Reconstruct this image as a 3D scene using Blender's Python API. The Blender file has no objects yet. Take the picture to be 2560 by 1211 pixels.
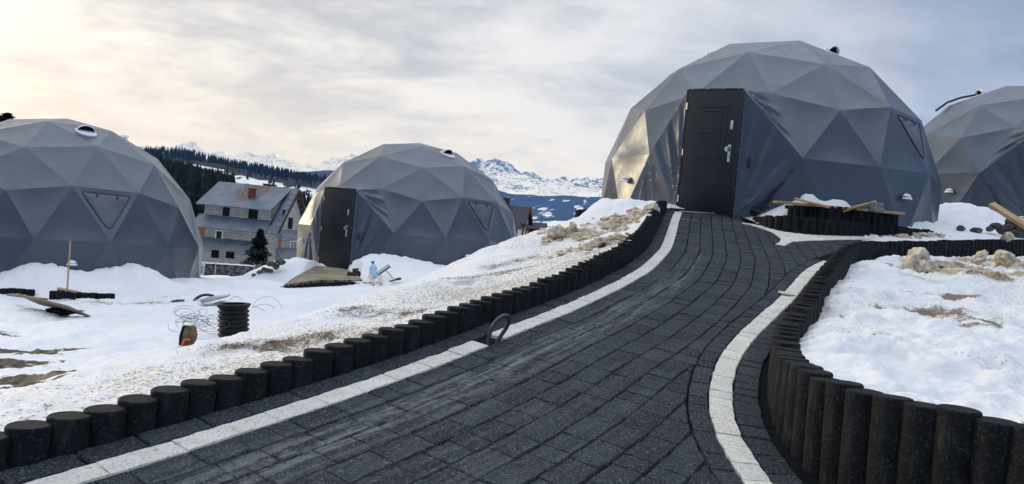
import bpy, bmesh, math, random
import numpy as np
from mathutils import Vector, Matrix, Euler
random.seed(7); RNG = np.random.default_rng(7)
SC = bpy.context.scene; COL = SC.collection
R_ = math.radians
F_PX, ROLL = 1951.6, R_(5.56)
cR, sR = math.cos(ROLL), math.sin(ROLL)
H0, SL = 1.5, .174                       # eye height over the path, slope of the path

# ------------------------------------------------------------------ survey helpers (pixel -> point at a known distance / on a known plane)
def ray(px, py):
    u = (px-1280)/F_PX; v = -(py-605.5)/F_PX
    return np.array([u*cR-v*sR, 1.0, u*sR+v*cR])
def W(px, py, d): return ray(px, py)*d
def onp(px, py, dz=0.0):
    r = ray(px, py); return r*((-H0+dz)/(r[2]-SL))
def pz(y): return -H0+SL*y               # the path's plane

# ------------------------------------------------------------------ noise
def _h(ix, iy, s):
    n = (ix*374761393 + iy*668265263 + s*974634541) & 0xffffffff
    n = ((n ^ (n >> 13))*1274126177) & 0xffffffff
    return ((n ^ (n >> 16)) & 0xffff)/65535.0
def vnoise(x, y, s=0):
    x = np.asarray(x, float); y = np.asarray(y, float)
    xi = np.floor(x).astype(np.int64); yi = np.floor(y).astype(np.int64)
    fx = x-xi; fy = y-yi
    fx = fx*fx*fx*(fx*(fx*6-15)+10); fy = fy*fy*fy*(fy*(fy*6-15)+10)
    a = _h(xi, yi, s)*(1-fx)+_h(xi+1, yi, s)*fx; b = _h(xi, yi+1, s)*(1-fx)+_h(xi+1, yi+1, s)*fx
    return (a*(1-fy)+b*fy)*2-1
def fbm(x, y, o=4, s=0, g=.5):
    t = 0; a = 1.0
    x = np.asarray(x, float); y = np.asarray(y, float)
    for k in range(o):
        c, q = math.cos(.6*k+.3), math.sin(.6*k+.3)
        t = t+a*vnoise((x*c-y*q)*2**k+17*k, (x*q+y*c)*2**k-9*k, s+k); a *= g
    return t
def ridged(x, y, o=5, s=0):
    t = 0; a = 1.0
    for k in range(o):
        c, q = math.cos(.7*k+.2), math.sin(.7*k+.2)
        t = t+a*(1-2*np.abs(vnoise((x*c-y*q)*2.05**k+13*k, (x*q+y*c)*2.05**k+5*k, s+k))); a *= .5
    return t
def sstep(a, b, x):
    t = np.clip((np.asarray(x, float)-a)/(b-a), 0, 1); return t*t*(3-2*t)

# ------------------------------------------------------------------ objects and tags
def tag(o, label=None, cat=None, group=None, kind=None):
    if label: o['label'] = label
    if cat: o['category'] = cat
    if group: o['group'] = group
    if kind: o['kind'] = kind
    return o
def empty(name, loc, rz=0, label=None, cat=None, group=None):
    o = bpy.data.objects.new(name, None); COL.objects.link(o); o.location = tuple(loc); o.rotation_euler = (0, 0, rz); o.empty_display_size = .1
    return tag(o, label, cat, group)
def mesh_obj(name, verts, faces, mat, parent=None, smooth=False, mats=None, midx=None, sharp=None):
    me = bpy.data.meshes.new(name)
    me.from_pydata([tuple(map(float, v)) for v in verts], [], [tuple(int(i) for i in f) for f in faces]); me.update()
    for m in (mats or [mat]): me.materials.append(m)
    if midx is not None: me.polygons.foreach_set('material_index', midx)
    if smooth:
        me.polygons.foreach_set('use_smooth', [True]*len(me.polygons))
        if sharp: me.set_sharp_from_angle(angle=R_(sharp))
    o = bpy.data.objects.new(name, me); COL.objects.link(o)
    if parent: o.parent = parent
    return o
def big_mesh(name, V, Q, mat, smooth=True, attrs=None):
    me = bpy.data.meshes.new(name); nv, nq = len(V), len(Q)
    me.vertices.add(nv); me.vertices.foreach_set('co', np.asarray(V, np.float32).ravel())
    me.loops.add(nq*4); me.loops.foreach_set('vertex_index', np.asarray(Q, np.int32).ravel())
    me.polygons.add(nq); me.polygons.foreach_set('loop_start', np.arange(nq, dtype=np.int32)*4)
    me.polygons.foreach_set('loop_total', np.full(nq, 4, np.int32))
    me.polygons.foreach_set('use_smooth', np.ones(nq, bool))
    me.update(calc_edges=True); me.validate(); me.materials.append(mat)
    for k, a in (attrs or {}).items():
        at = me.attributes.new(k, 'FLOAT', 'POINT'); at.data.foreach_set('value', np.asarray(a, np.float32))
    o = bpy.data.objects.new(name, me); COL.objects.link(o); return o

class MB:
    """collects shapes, builds ONE mesh object"""
    def __init__(s): s.v = []; s.f = []; s.m = []; s.M = Matrix.Identity(4); s.k = 0
    def add(s, vs, fs):
        b = len(s.v); s.v += [tuple(s.M @ Vector(v)) for v in vs]; s.f += [tuple(b+i for i in f) for f in fs]; s.m += [s.k]*len(fs)
    def box(s, c, d, rot=None, bev=0.0):
        M = Matrix.Translation(Vector(c)) @ (Euler(rot).to_matrix().to_4x4() if rot else Matrix.Identity(4))
        x, y, z = d[0]/2, d[1]/2, d[2]/2
        if bev <= 0:
            P = [(-x,-y,-z),(x,-y,-z),(x,y,-z),(-x,y,-z),(-x,-y,z),(x,-y,z),(x,y,z),(-x,y,z)]
            s.add([M @ Vector(p) for p in P], [(0,3,2,1),(4,5,6,7),(0,1,5,4),(1,2,6,5),(2,3,7,6),(3,0,4,7)])
        else:
            bm = bmesh.new(); bmesh.ops.create_cube(bm, size=1)
            for v in bm.verts: v.co = Vector((v.co.x*d[0], v.co.y*d[1], v.co.z*d[2]))
            bmesh.ops.bevel(bm, geom=bm.edges[:], offset=bev, segments=2, affect='EDGES', profile=.5)
            bm.verts.ensure_lookup_table(); bm.verts.index_update()
            s.add([M @ v.co for v in bm.verts], [tuple(v.index for v in f.verts) for f in bm.faces]); bm.free()
    def tube(s, pts, r, n=8, cap=True, closed=False):
        pts = [Vector(p) for p in pts]; rs = r if isinstance(r, (list, tuple)) else [r]*len(pts)
        vs = []; up = None; L = len(pts)
        for i, p in enumerate(pts):
            t = (pts[(i+1) % L]-pts[i-1]) if closed else (pts[min(i+1, L-1)]-pts[max(i-1, 0)])
            t = t.normalized() if t.length > 1e-9 else Vector((0, 0, 1))
            if up is None: up = Vector((0, 0, 1)) if abs(t.z) < .9 else Vector((1, 0, 0))
            a = t.cross(up)
            if a.length < 1e-5: a = t.orthogonal()
            a.normalize(); b = a.cross(t).normalized(); up = b
            for k in range(n):
                w = 2*math.pi*k/n; vs.append(p+(a*math.cos(w)+b*math.sin(w))*rs[i])
        fs = []
        for i in range(L if closed else L-1):
            j = (i+1) % L
            for k in range(n): fs.append((i*n+k, i*n+(k+1) % n, j*n+(k+1) % n, j*n+k))
        if cap and not closed: fs += [tuple(range(n-1, -1, -1)), tuple((L-1)*n+k for k in range(n))]
        s.add(vs, fs)
    def lathe(s, prof, n=20, c=(0, 0, 0), caps=True):
        vs = []; fs = []
        for r, z in prof:
            for k in range(n):
                w = 2*math.pi*k/n; vs.append((c[0]+r*math.cos(w), c[1]+r*math.sin(w), c[2]+z))
        for i in range(len(prof)-1):
            for k in range(n): fs.append((i*n+k, i*n+(k+1) % n, (i+1)*n+(k+1) % n, (i+1)*n+k))
        if caps: fs += [tuple(range(n-1, -1, -1)), tuple((len(prof)-1)*n+k for k in range(n))]
        s.add(vs, fs)
    def prism(s, poly, ax, th):
        """poly: 3D points in one plane, thickened along vector ax*th"""
        n = len(poly); a = Vector(ax).normalized()*th
        P = [Vector(p) for p in poly]; s.add(P+[p+a for p in P], [tuple(range(n-1, -1, -1)), tuple(range(n, 2*n))]+[(i, (i+1) % n, n+(i+1) % n, n+i) for i in range(n)])
    def build(s, name, mat, parent=None, smooth=False, sharp=35):
        mats = mat if isinstance(mat, list) else [mat]
        return mesh_obj(name, s.v, s.f, None, parent, smooth, mats, s.m, sharp if smooth else None)

def copy_tree(o, parent=None):
    c = o.copy(); COL.objects.link(c); c.parent = parent
    for ch in list(o.children): copy_tree(ch, c)
    return c

# ------------------------------------------------------------------ materials
class NT:
    def __init__(s, name):
        s.mat = bpy.data.materials.new(name); s.mat.use_nodes = True; s.t = s.mat.node_tree; s.b = s.t.nodes['Principled BSDF']
    def n(s, typ, **kw):
        o = s.t.nodes.new(typ)
        for k, v in kw.items():
            if k.startswith('i_'): o.inputs[k[2:].replace('_', ' ')].default_value = v
            else: setattr(o, k, v)
        return o
    def l(s, a, b): s.t.links.new(a, b)
    def coord(s, kind='Object'): return s.n('ShaderNodeTexCoord').outputs[kind]
    def noise(s, vec, scale, det=4, rough=.55, dist=0.0):
        o = s.n('ShaderNodeTexNoise'); o.inputs['Scale'].default_value = scale; o.inputs['Detail'].default_value = det; o.inputs['Roughness'].default_value = rough; o.inputs['Distortion'].default_value = dist
        if vec: s.l(vec, o.inputs['Vector'])
        return o.outputs['Fac']
    def scale(s, vec, sc):
        o = s.n('ShaderNodeMapping'); o.inputs['Scale'].default_value = sc; s.l(vec, o.inputs['Vector']); return o.outputs[0]
    def ramp(s, fac, stops):
        o = s.n('ShaderNodeValToRGB'); e = o.color_ramp.elements
        while len(e) < len(stops): e.new(.5)
        for q, (p, c) in zip(e, stops): q.position = p; q.color = (*c, 1) if len(c) == 3 else c
        s.l(fac, o.inputs[0]); return o.outputs[0]
    def mrange(s, fac, a, b, c=0.0, d=1.0, smooth=True):
        o = s.n('ShaderNodeMapRange'); o.interpolation_type = 'SMOOTHSTEP' if smooth else 'LINEAR'
        for i, v in zip((1, 2, 3, 4), (a, b, c, d)): o.inputs[i].default_value = v
        s.l(fac, o.inputs[0]); return o.outputs[0]
    def math(s, op, a, b=None):
        o = s.n('ShaderNodeMath'); o.operation = op
        for i, x in enumerate((a, b)):
            if x is None: continue
            if isinstance(x, (int, float)): o.inputs[i].default_value = x
            else: s.l(x, o.inputs[i])
        return o.outputs[0]
    def mix(s, fac, a, b):
        o = s.n('ShaderNodeMix'); o.data_type = 'RGBA'
        for i, x in ((0, fac), (6, a), (7, b)):
            if isinstance(x, (int, float)): o.inputs[i].default_value = x
            elif isinstance(x, tuple): o.inputs[i].default_value = (*x, 1)
            else: s.l(x, o.inputs[i])
        return o.outputs[2]
    def attr(s, name): return s.n('ShaderNodeAttribute', attribute_name=name).outputs['Fac']
    def rnd(s): return s.n('ShaderNodeObjectInfo').outputs['Random']
    def bump(s, h, strength=.5, dist=.01):
        o = s.n('ShaderNodeBump'); o.inputs['Strength'].default_value = strength; o.inputs['Distance'].default_value = dist
        s.l(h, o.inputs['Height']); s.l(o.outputs[0], s.b.inputs['Normal']); return o
    def col(s, c):
        if isinstance(c, tuple): s.b.inputs['Base Color'].default_value = (*c, 1)
        else: s.l(c, s.b.inputs['Base Color'])
    def set(s, rough=.6, spec=.5, metal=0.0):
        s.b.inputs['Roughness'].default_value = rough; s.b.inputs['Specular IOR Level'].default_value = spec; s.b.inputs['Metallic'].default_value = metal
        return s.mat

def simple(name, c, rough=.6, spec=.5, metal=0.0, var=.25, sc=6.0, bump=0.0):
    t = NT(name); f = t.noise(t.coord(), sc, 5)
    t.col(t.mix(t.mrange(f, .3, .7), tuple(x*(1-var) for x in c), tuple(min(1, x*(1+var)) for x in c)))
    if bump: t.bump(f, bump, .01)
    return t.set(rough, spec, metal)

def mat_pvc():
    t = NT('grey_vinyl'); c = t.coord()
    a = t.noise(c, 1.1, 4); b = t.noise(t.scale(c, (1, 1, .35)), 7, 4, .6)
    t.col(t.mix(t.mrange(a, .3, .7), (.037, .050, .073), (.047, .062, .087)))
    t.l(t.mrange(b, .3, .7, .28, .38), t.b.inputs['Roughness'])
    big = t.noise(c, 3.5, 3, .5, .6)
    h = t.math('ADD', t.math('MULTIPLY', big, 1.0), t.math('MULTIPLY', b, .25))
    t.bump(h, .16, .03)
    t.b.inputs['Specular IOR Level'].default_value = .9; t.b.inputs['Specular Tint'].default_value = (.86, .94, 1, 1)
    return t.mat

def mat_snow(name='snow_ground'):
    t = NT(name); c = t.coord()
    n1 = t.noise(c, 3.0, 6, .6); n2 = t.noise(c, 14, 5, .65); n3 = t.noise(c, 45, 4, .7); n0 = t.noise(c, .8, 4)
    base = t.mix(t.mrange(n0, .3, .7), (.72, .73, .755), (.80, .80, .80))
    # granular grime: small dark specks, more where the 'speck' attribute says so
    sp = t.math('ADD', t.math('MULTIPLY', n3, 1.0), t.math('MULTIPLY', t.attr('speck_warm'), .17))
    sp = t.math('MULTIPLY', t.mrange(sp, .63, .69), t.mrange(t.attr('speck_warm'), 0.02, .35))
    base = t.mix(t.math('MULTIPLY', t.attr('speck_warm'), .8), base, (.79, .735, .635))  # cream tint: grime plus the bank's warm sunlight put into the snow colour
    base = t.mix(t.math('MULTIPLY', sp, .8), base, (.17, .135, .09))
    # dirty slush
    sl = t.mrange(t.math('ADD', t.math('MULTIPLY', n2, .55), t.math('ADD', t.math('MULTIPLY', n1, .35), t.math('MULTIPLY', t.attr('slush'), .62))), .72, 1.0)
    slc = t.ramp(n2, [(.25, (.15, .105, .060)), (.5, (.39, .29, .175)), (.72, (.62, .52, .38))])
    base = t.mix(sl, base, slc)
    # dead grass / soil showing through
    ds = t.math('ADD', t.math('MULTIPLY', n2, .8), t.math('ADD', t.math('MULTIPLY', n3, .9), t.math('MULTIPLY', t.attr('dirt'), .55)))
    d = t.mrange(ds, 1.13, 1.40, 0, .92)
    dc = t.ramp(n3, [(.3, (.05, .037, .022)), (.5, (.16, .115, .065)), (.68, (.34, .26, .16))])
    base = t.mix(d, base, dc)
    m = t.mrange(t.math('ADD', t.math('MULTIPLY', t.noise(t.scale(c, (1, 1.6, 1)), 2.6, 7, .62), 1.0), t.math('MULTIPLY', t.attr('melt'), .62)), .755, .80)
    mc = t.ramp(n2, [(.3, (.012, .010, .007)), (.6, (.030, .025, .017)), (.8, (.06, .05, .034))])
    base = t.mix(m, base, mc); t.col(base)
    hh = t.math('ADD', t.math('MULTIPLY', n2, .6), t.math('ADD', t.math('MULTIPLY', n3, .22), n1))
    hh = t.math('SUBTRACT', hh, t.math('MULTIPLY', m, .5))
    t.bump(hh, .55, .04)
    t.l(t.mrange(d, 0, 1, .62, .9), t.b.inputs['Roughness'])
    t.b.inputs['Specular IOR Level'].default_value = .25
    t.b.inputs['Subsurface Weight'].default_value = 0.0
    return t.mat

def mat_paver():
    t = NT('black_paver'); c = t.coord(); r = t.attr('tone')
    n = t.noise(c, 95, 4, .8); m = t.noise(c, 24, 5, .65); g = t.noise(c, 1.3, 4)
    b = t.mix(r, (.013, .0155, .0195), (.030, .0355, .0435))
    b = t.mix(t.mrange(n, .53, .66, 0, .85), b, (.21, .226, .242))
    b = t.mix(t.mrange(m, .5, .8, 0, .35), b, (.075, .08, .083))
    # pale dried grit along the wheel line beside the left stripe
    pcx = t.n('ShaderNodeCombineXYZ'); t.l(t.math('MULTIPLY', t.attr('along'), 1.6), pcx.inputs[0]); t.l(t.math('MULTIPLY', t.attr('across'), 22.0), pcx.inputs[1]); wv = t.math('ADD', t.math('MULTIPLY', t.noise(pcx.outputs[0], 1.0, 5, .65), .7), t.math('MULTIPLY', m, .3))
    d = t.math('MULTIPLY', t.attr('grit'), t.mrange(wv, .42, .64))
    b = t.mix(t.math('MULTIPLY', d, .75), b, (.29, .29, .275))
    gr = t.math('MULTIPLY', t.mrange(t.noise(c, 75, 2, .5), .73, .77), t.mrange(g, .35, .6, .25, 1))
    b = t.mix(gr, b, (.44, .43, .42))
    t.col(b); t.bump(t.math('ADD', n, t.math('MULTIPLY', m, .8)), .7, .007)
    return t.set(.8, .15)

def mat_white_paver():
    t = NT('white_paver'); c = t.coord(); n = t.noise(c, 85, 4, .8); m = t.noise(c, 9, 5)
    b = t.mix(t.mrange(m, .3, .7), (.66, .62, .54), (.78, .735, .65))
    b = t.mix(t.mrange(n, .52, .63, 0, .85), b, (.20, .185, .16))
    b = t.mix(t.math('MULTIPLY', t.attr('tone'), .25), b, (.42, .42, .40))
    t.col(b); t.bump(n, .7, .004); return t.set(.9, .1)

def mat_post(name='black_palisade', dust=0.0):
    t = NT(name); c = t.coord(); r = t.rnd()
    off = t.n('ShaderNodeVectorMath'); off.operation = 'ADD'; t.l(c, off.inputs[0])
    cb = t.n('ShaderNodeCombineXYZ'); t.l(t.math('MULTIPLY', r, 37.0), cb.inputs[0]); t.l(t.math('MULTIPLY', r, 11.0), cb.inputs[2]); t.l(cb.outputs[0], off.inputs[1])
    v = off.outputs[0]
    n = t.noise(v, 75, 4, .8); m = t.noise(v, 9, 5, .6); st = t.noise(t.scale(v, (1, 1, .25)), 26, 5, .65)
    b = t.mix(t.mrange(m, .3, .75), (.006, .0068, .0085), (.0125, .0135, .016))
    b = t.mix(t.mrange(n, .54, .66, 0, .7), b, (.050+.016*dust, .056+.009*dust, .064-.004*dust))
    b = t.mix(t.math('MULTIPLY', t.mrange(st, .50, .74), t.mrange(r, 0, 1, .15+.2*dust, .6+.25*dust)), b, (.052+.012*dust, .053+.009*dust, .053+.002*dust))
    geo = t.n('ShaderNodeNewGeometry'); sx = t.n('ShaderNodeSeparateXYZ'); t.l(geo.outputs['Normal'], sx.inputs[0])
    wr = t.n('ShaderNodeSeparateXYZ'); t.l(c, wr.inputs[0])
    t.col(b); t.bump(t.math('ADD', n, t.math('MULTIPLY', st, .6)), .4, .005); return t.set(.7, .10)

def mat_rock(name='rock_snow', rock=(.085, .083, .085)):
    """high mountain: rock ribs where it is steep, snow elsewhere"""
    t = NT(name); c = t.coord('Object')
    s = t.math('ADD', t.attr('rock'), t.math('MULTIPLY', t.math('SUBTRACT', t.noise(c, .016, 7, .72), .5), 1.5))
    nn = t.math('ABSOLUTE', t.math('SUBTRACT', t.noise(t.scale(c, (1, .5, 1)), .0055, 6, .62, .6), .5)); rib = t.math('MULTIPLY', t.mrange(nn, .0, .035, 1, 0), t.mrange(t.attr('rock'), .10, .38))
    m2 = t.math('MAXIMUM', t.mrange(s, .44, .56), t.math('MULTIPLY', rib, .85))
    t.col(t.mix(m2, (.92, .86, .75), rock)); return t.set(.9, .1)  # warm light on the snow is put into its cream colour

def mat_forest_hill(name, field_attr=True, scale=.02):
    t = NT(name); c = t.coord('Object'); n = t.noise(c, scale, 6, .7); q = t.noise(c, scale*.22, 5, .6)
    dark = t.mix(t.mrange(n, .35, .7), (.008, .012, .010), (.022, .027, .022))
    f = t.mrange(t.math('ADD', t.attr('field'), t.math('MULTIPLY', t.math('SUBTRACT', n, .5), 1.3)), .36, .72)
    t.col(t.mix(f, dark, (.80, .80, .80))); return t.set(.9, .1)

def mat_wood(name, a=(.52, .36, .19), b=(.36, .22, .10), ax=0):
    t = NT(name); c = t.coord(); sc = [12, 12, 12]; sc[ax] = .9
    g = t.noise(t.scale(c, tuple(sc)), 3.2, 6, .6, 1.2)
    t.col(t.mix(t.mrange(g, .3, .7), a, b)); t.bump(g, .25, .004); return t.set(.7, .3)

def mat_block():
    t = NT('block_wall'); c = t.coord()
    sp = t.n('ShaderNodeSeparateXYZ'); t.l(c, sp.inputs[0]); cb = t.n('ShaderNodeCombineXYZ')
    t.l(t.math('ADD', sp.outputs[0], sp.outputs[1]), cb.inputs[0]); t.l(sp.outputs[2], cb.inputs[1])
    br = t.n('ShaderNodeTexBrick'); br.inputs['Scale'].default_value = 1.0; br.inputs['Brick Width'].default_value = .62; br.inputs['Row Height'].default_value = .27
    br.inputs['Mortar Size'].default_value = .022; br.inputs['Mortar Smooth'].default_value = .2; br.inputs['Bias'].default_value = 0
    br.inputs['Color1'].default_value = (.36, .345, .315, 1); br.inputs['Color2'].default_value = (.47, .45, .41, 1); br.inputs['Mortar'].default_value = (.17, .16, .15, 1)
    t.l(cb.outputs[0], br.inputs['Vector'])
    n = t.noise(c, 1.4, 6, .65)
    t.col(t.mix(t.mrange(n, .5, .8, 0, .6), br.outputs['Color'], (.20, .19, .17))); return t.set(.9, .2)

def mat_tin():
    t = NT('tin_roof'); c = t.coord(); n = t.noise(c, .9, 5); st = t.noise(t.scale(c, (2.2, .2, .2)), 2.5, 5, .6)
    b = t.mix(t.mrange(n, .3, .7), (.085, .11, .14), (.14, .17, .205))
    b = t.mix(t.mrange(st, .60, .72, 0, .6), b, (.10, .10, .105))
    rx = t.attr('rust'); b = t.mix(t.math('MULTIPLY', t.mrange(rx, .05, .5), t.mrange(t.noise(t.scale(c, (3, .4, .4)), 2.2, 6, .7), .40, .52)), b, (.085, .032, .02))
    t.col(b); return t.set(.45, .5, .25)

M = dict(
    pvc=mat_pvc(), snow=mat_snow(), paver=mat_paver(), wpaver=mat_white_paver(), post=mat_post(), postd=mat_post('dusty_palisade', 1.0),
    joint=simple('joint_bed', (.008, .0085, .009), .95, .1), door=simple('door_black', (.0125, .0135, .0155), .42, .45, var=.12, sc=3),
    groove=simple('door_groove', (.006, .0065, .0075), .5, .4), chrome=simple('brushed_steel', (.62, .61, .58), .32, .5, .75, .08),
    white=simple('white_plastic', (.78, .785, .79), .6, .3, var=.04), black=simple('black_plastic', (.010, .010, .011), .45, .5),
    piping=simple('dark_piping', (.03, .036, .045), .4, .5), flap=simple('window_vinyl', (.075, .088, .105), .30, .55, var=.15, sc=3, bump=.15),
    pine=mat_wood('pine_board'), pine2=mat_wood('pine_weathered', (.30, .24, .16), (.17, .13, .085)), conc=simple('grey_concrete', (.21, .215, .215), .85, .2, sc=20, bump=.3),
    stone=simple('field_stone', (.085, .082, .068), .85, .25, var=.45, sc=7, bump=.6), slab=simple('pale_slab', (.42, .41, .39), .85, .2, sc=9, bump=.3),
    pipe=simple('corrugated_black', (.007, .0075, .008), .55, .25), wire=simple('rusty_wire', (.10, .08, .07), .7, .3), cond=simple('grey_conduit', (.040, .052, .060), .45, .5),
    orange=simple('orange_plastic', (.72, .09, .02), .45, .5), brown=simple('brown_earth_slab', (.13, .085, .055), .9, .2, var=.5, sc=14, bump=.6),
    sand=simple('sand_paver', (.24, .19, .125), .85, .25, var=.3, sc=5), brist=simple('blue_black_bristle', (.010, .012, .026), .7, .3, var=.5, sc=40),
    water=None, cap=simple('blue_cap', (.01, .02, .25), .4, .5), iron=simple('dark_iron', (.03, .027, .024), .6, .5, .4),
    block=mat_block(), tin=mat_tin(), glass=simple('dark_glass', (.012, .014, .018), .15, .6), hole=simple('opening_shade', (.012, .011, .010), .9, .1),  # hole: near-black fill, shade inside openings and hollows put into colour
    wframe=simple('white_window', (.72, .72, .71), .5, .4, var=.05), brick=simple('red_brick', (.16, .05, .03), .85, .2, var=.4, sc=4), rafter=simple('dark_timber', (.055, .034, .022), .8, .2, var=.4),
    tile=simple('dark_tile_roof', (.022, .026, .034), .5, .4), render=simple('white_render', (.72, .70, .66), .85, .2, var=.08), redwood=simple('red_timber', (.11, .028, .018), .7, .3),
    leaf=simple('spruce_needle', (.009, .016, .011), .85, .15, var=.5, sc=.8), bark=simple('bark', (.05, .038, .028), .9, .1), orw=simple('orange_board', (.36, .14, .04), .8, .2),
    gab=simple('gabion_stone', (.15, .15, .155), .9, .2, var=.75, sc=4.5, bump=1.0), galv=simple('galvanised_post', (.45, .46, .47), .5, .5, .3), fencew=mat_wood('old_fence', (.19, .17, .14), (.11, .095, .075), 2),
    grass=simple('dry_grass', (.20, .145, .075), .9, .1, var=.5, sc=9), twig=simple('twig_bark', (.055, .045, .04), .9, .1),
)
def m_water():
    t = NT('bottle_plastic'); t.col((.55, .74, .92)); t.b.inputs['Transmission Weight'].default_value = .55; t.b.inputs['IOR'].default_value = 1.2; return t.set(.18, .5)
M['water'] = m_water()

# ------------------------------------------------------------------ plan of the path (world metres, traced from the photograph onto the sloping plane)
LSl = [onp(*p)[:2] for p in [(45,1211),(298,1142),(477,1085),(640,1036),(818,981),(1026,911),(1166,858),(1243,825),(1377,777),(1507,720),(1600,671),(1653,619),(1668,578),(1680,542),(1687,529)]]
LSr = [onp(*p)[:2] for p in [(143,1211),(417,1124),(653,1060),(892,977),(1223,861),(1393,793),(1539,720),(1600,686),(1645,663),(1671,631),(1683,610),(1693,572),(1704,529)]]
RSl = [onp(*p)[:2] for p in [(1864,1211),(1835,1170),(1787,1097),(1770,1032),(1770,971),(1791,898),(1839,838),(1950,742),(2007,678),(2040,658),(2058,652)]]
def resample(P, step):
    P = np.array(P, float); d = np.r_[0, np.cumsum(np.linalg.norm(np.diff(P, axis=0), axis=1))]
    n = max(2, int(round(d[-1]/step))+1); t = np.linspace(0, d[-1], n)
    return np.stack([np.interp(t, d, P[:, k]) for k in range(P.shape[1])], 1)
def smooth(P, it=6, fix=True):
    P = np.array(P, float)
    for _ in range(it):
        Q = P.copy(); Q[1:-1] = .25*P[:-2]+.5*P[1:-1]+.25*P[2:]; P = Q
    return P
def extend(P, a, b):
    P = [np.array(p, float) for p in P]
    if a: d = P[0]-P[1]; P = [P[0]+d/np.linalg.norm(d)*a]+P
    if b: d = P[-1]-P[-2]; P = P+[P[-1]+d/np.linalg.norm(d)*b]
    return np.array(P)
def offset(P, o):                        # positive: to the right of travel
    P = np.array(P, float); t = np.gradient(P, axis=0); t /= np.linalg.norm(t, axis=1)[:, None]
    return P+np.stack([t[:, 1], -t[:, 0]], 1)*(np.asarray(o).reshape(-1, 1) if np.ndim(o) else o)
CL = smooth(resample(extend(LSl, 1.6, .0), .1), 10)          # outer edge of the left white stripe
CR = smooth(resample(extend(RSl, 1.2, .0), .1), 10)          # inner edge of the right white stripe
LROW = offset(CL, -.205)                                       # axis of the left palisade
wallL = [(2.75,1.95),(2.4,2.3),(2.2,2.5),(2.0,2.72),(1.84,2.89),(1.7,3.05),(1.58,3.22),(1.5,3.42),(1.475,3.66),(1.505,4.02),(1.60,4.40),(1.76,4.90),(2.04,5.50),(2.48,6.40),(3.15,7.78),(3.62,8.70),(4.05,9.55),(4.62,10.6),(5.1,11.2),(5.58,11.56),(6.65,12.2),(7.76,12.91),(8.85,13.56),(10.2,14.4)]
wallZ = [-.49,-.49,-.485,-.482,-.48,-.478,-.477,-.476,-.474,-.465,-.447,-.40,-.32,-.18,.035,.17,.29,.42,.50,.55,.66,.79,.90,1.04]
RW = smooth(resample(np.c_[np.array(wallL), np.array(wallZ)], .05), 12)   # axis and top height of the right palisade

def inside(x, y, poly):
    x = np.asarray(x); y = np.asarray(y); r = np.zeros(x.shape, bool); P = np.asarray(poly); n = len(P); j = n-1
    for i in range(n):
        xi, yi = P[i, 0], P[i, 1]; xj, yj = P[j, 0], P[j, 1]
        if yi != yj:
            c = ((yi > y) != (yj > y)) & (x < (xj-xi)*(y-yi)/(yj-yi)+xi); r ^= c
        j = i
    return r
w2 = lambda *p: tuple(onp(*p)[:2])
iend = int(np.argmin(np.linalg.norm(RW[:, :2]-np.array([5.1, 11.2]), axis=1)))
PATHPOLY = [tuple(p) for p in LROW]+[(2.45,13.3),(3.72,13.75),w2(1850,541),(3.86,12.42),(4.0,12.46),(6.2,12.62),(6.42,12.72),(6.0,12.34),(5.55,12.16),(5.3,11.95)]+[tuple(p[:2]) for p in RW[:iend+1][::-1]]+[(2.9,1.0),(-2.6,1.0)]
BEDPOLY = [tuple(p[:2]) for p in RW]+[(14, 14.4), (14, 1.95)]

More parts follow.
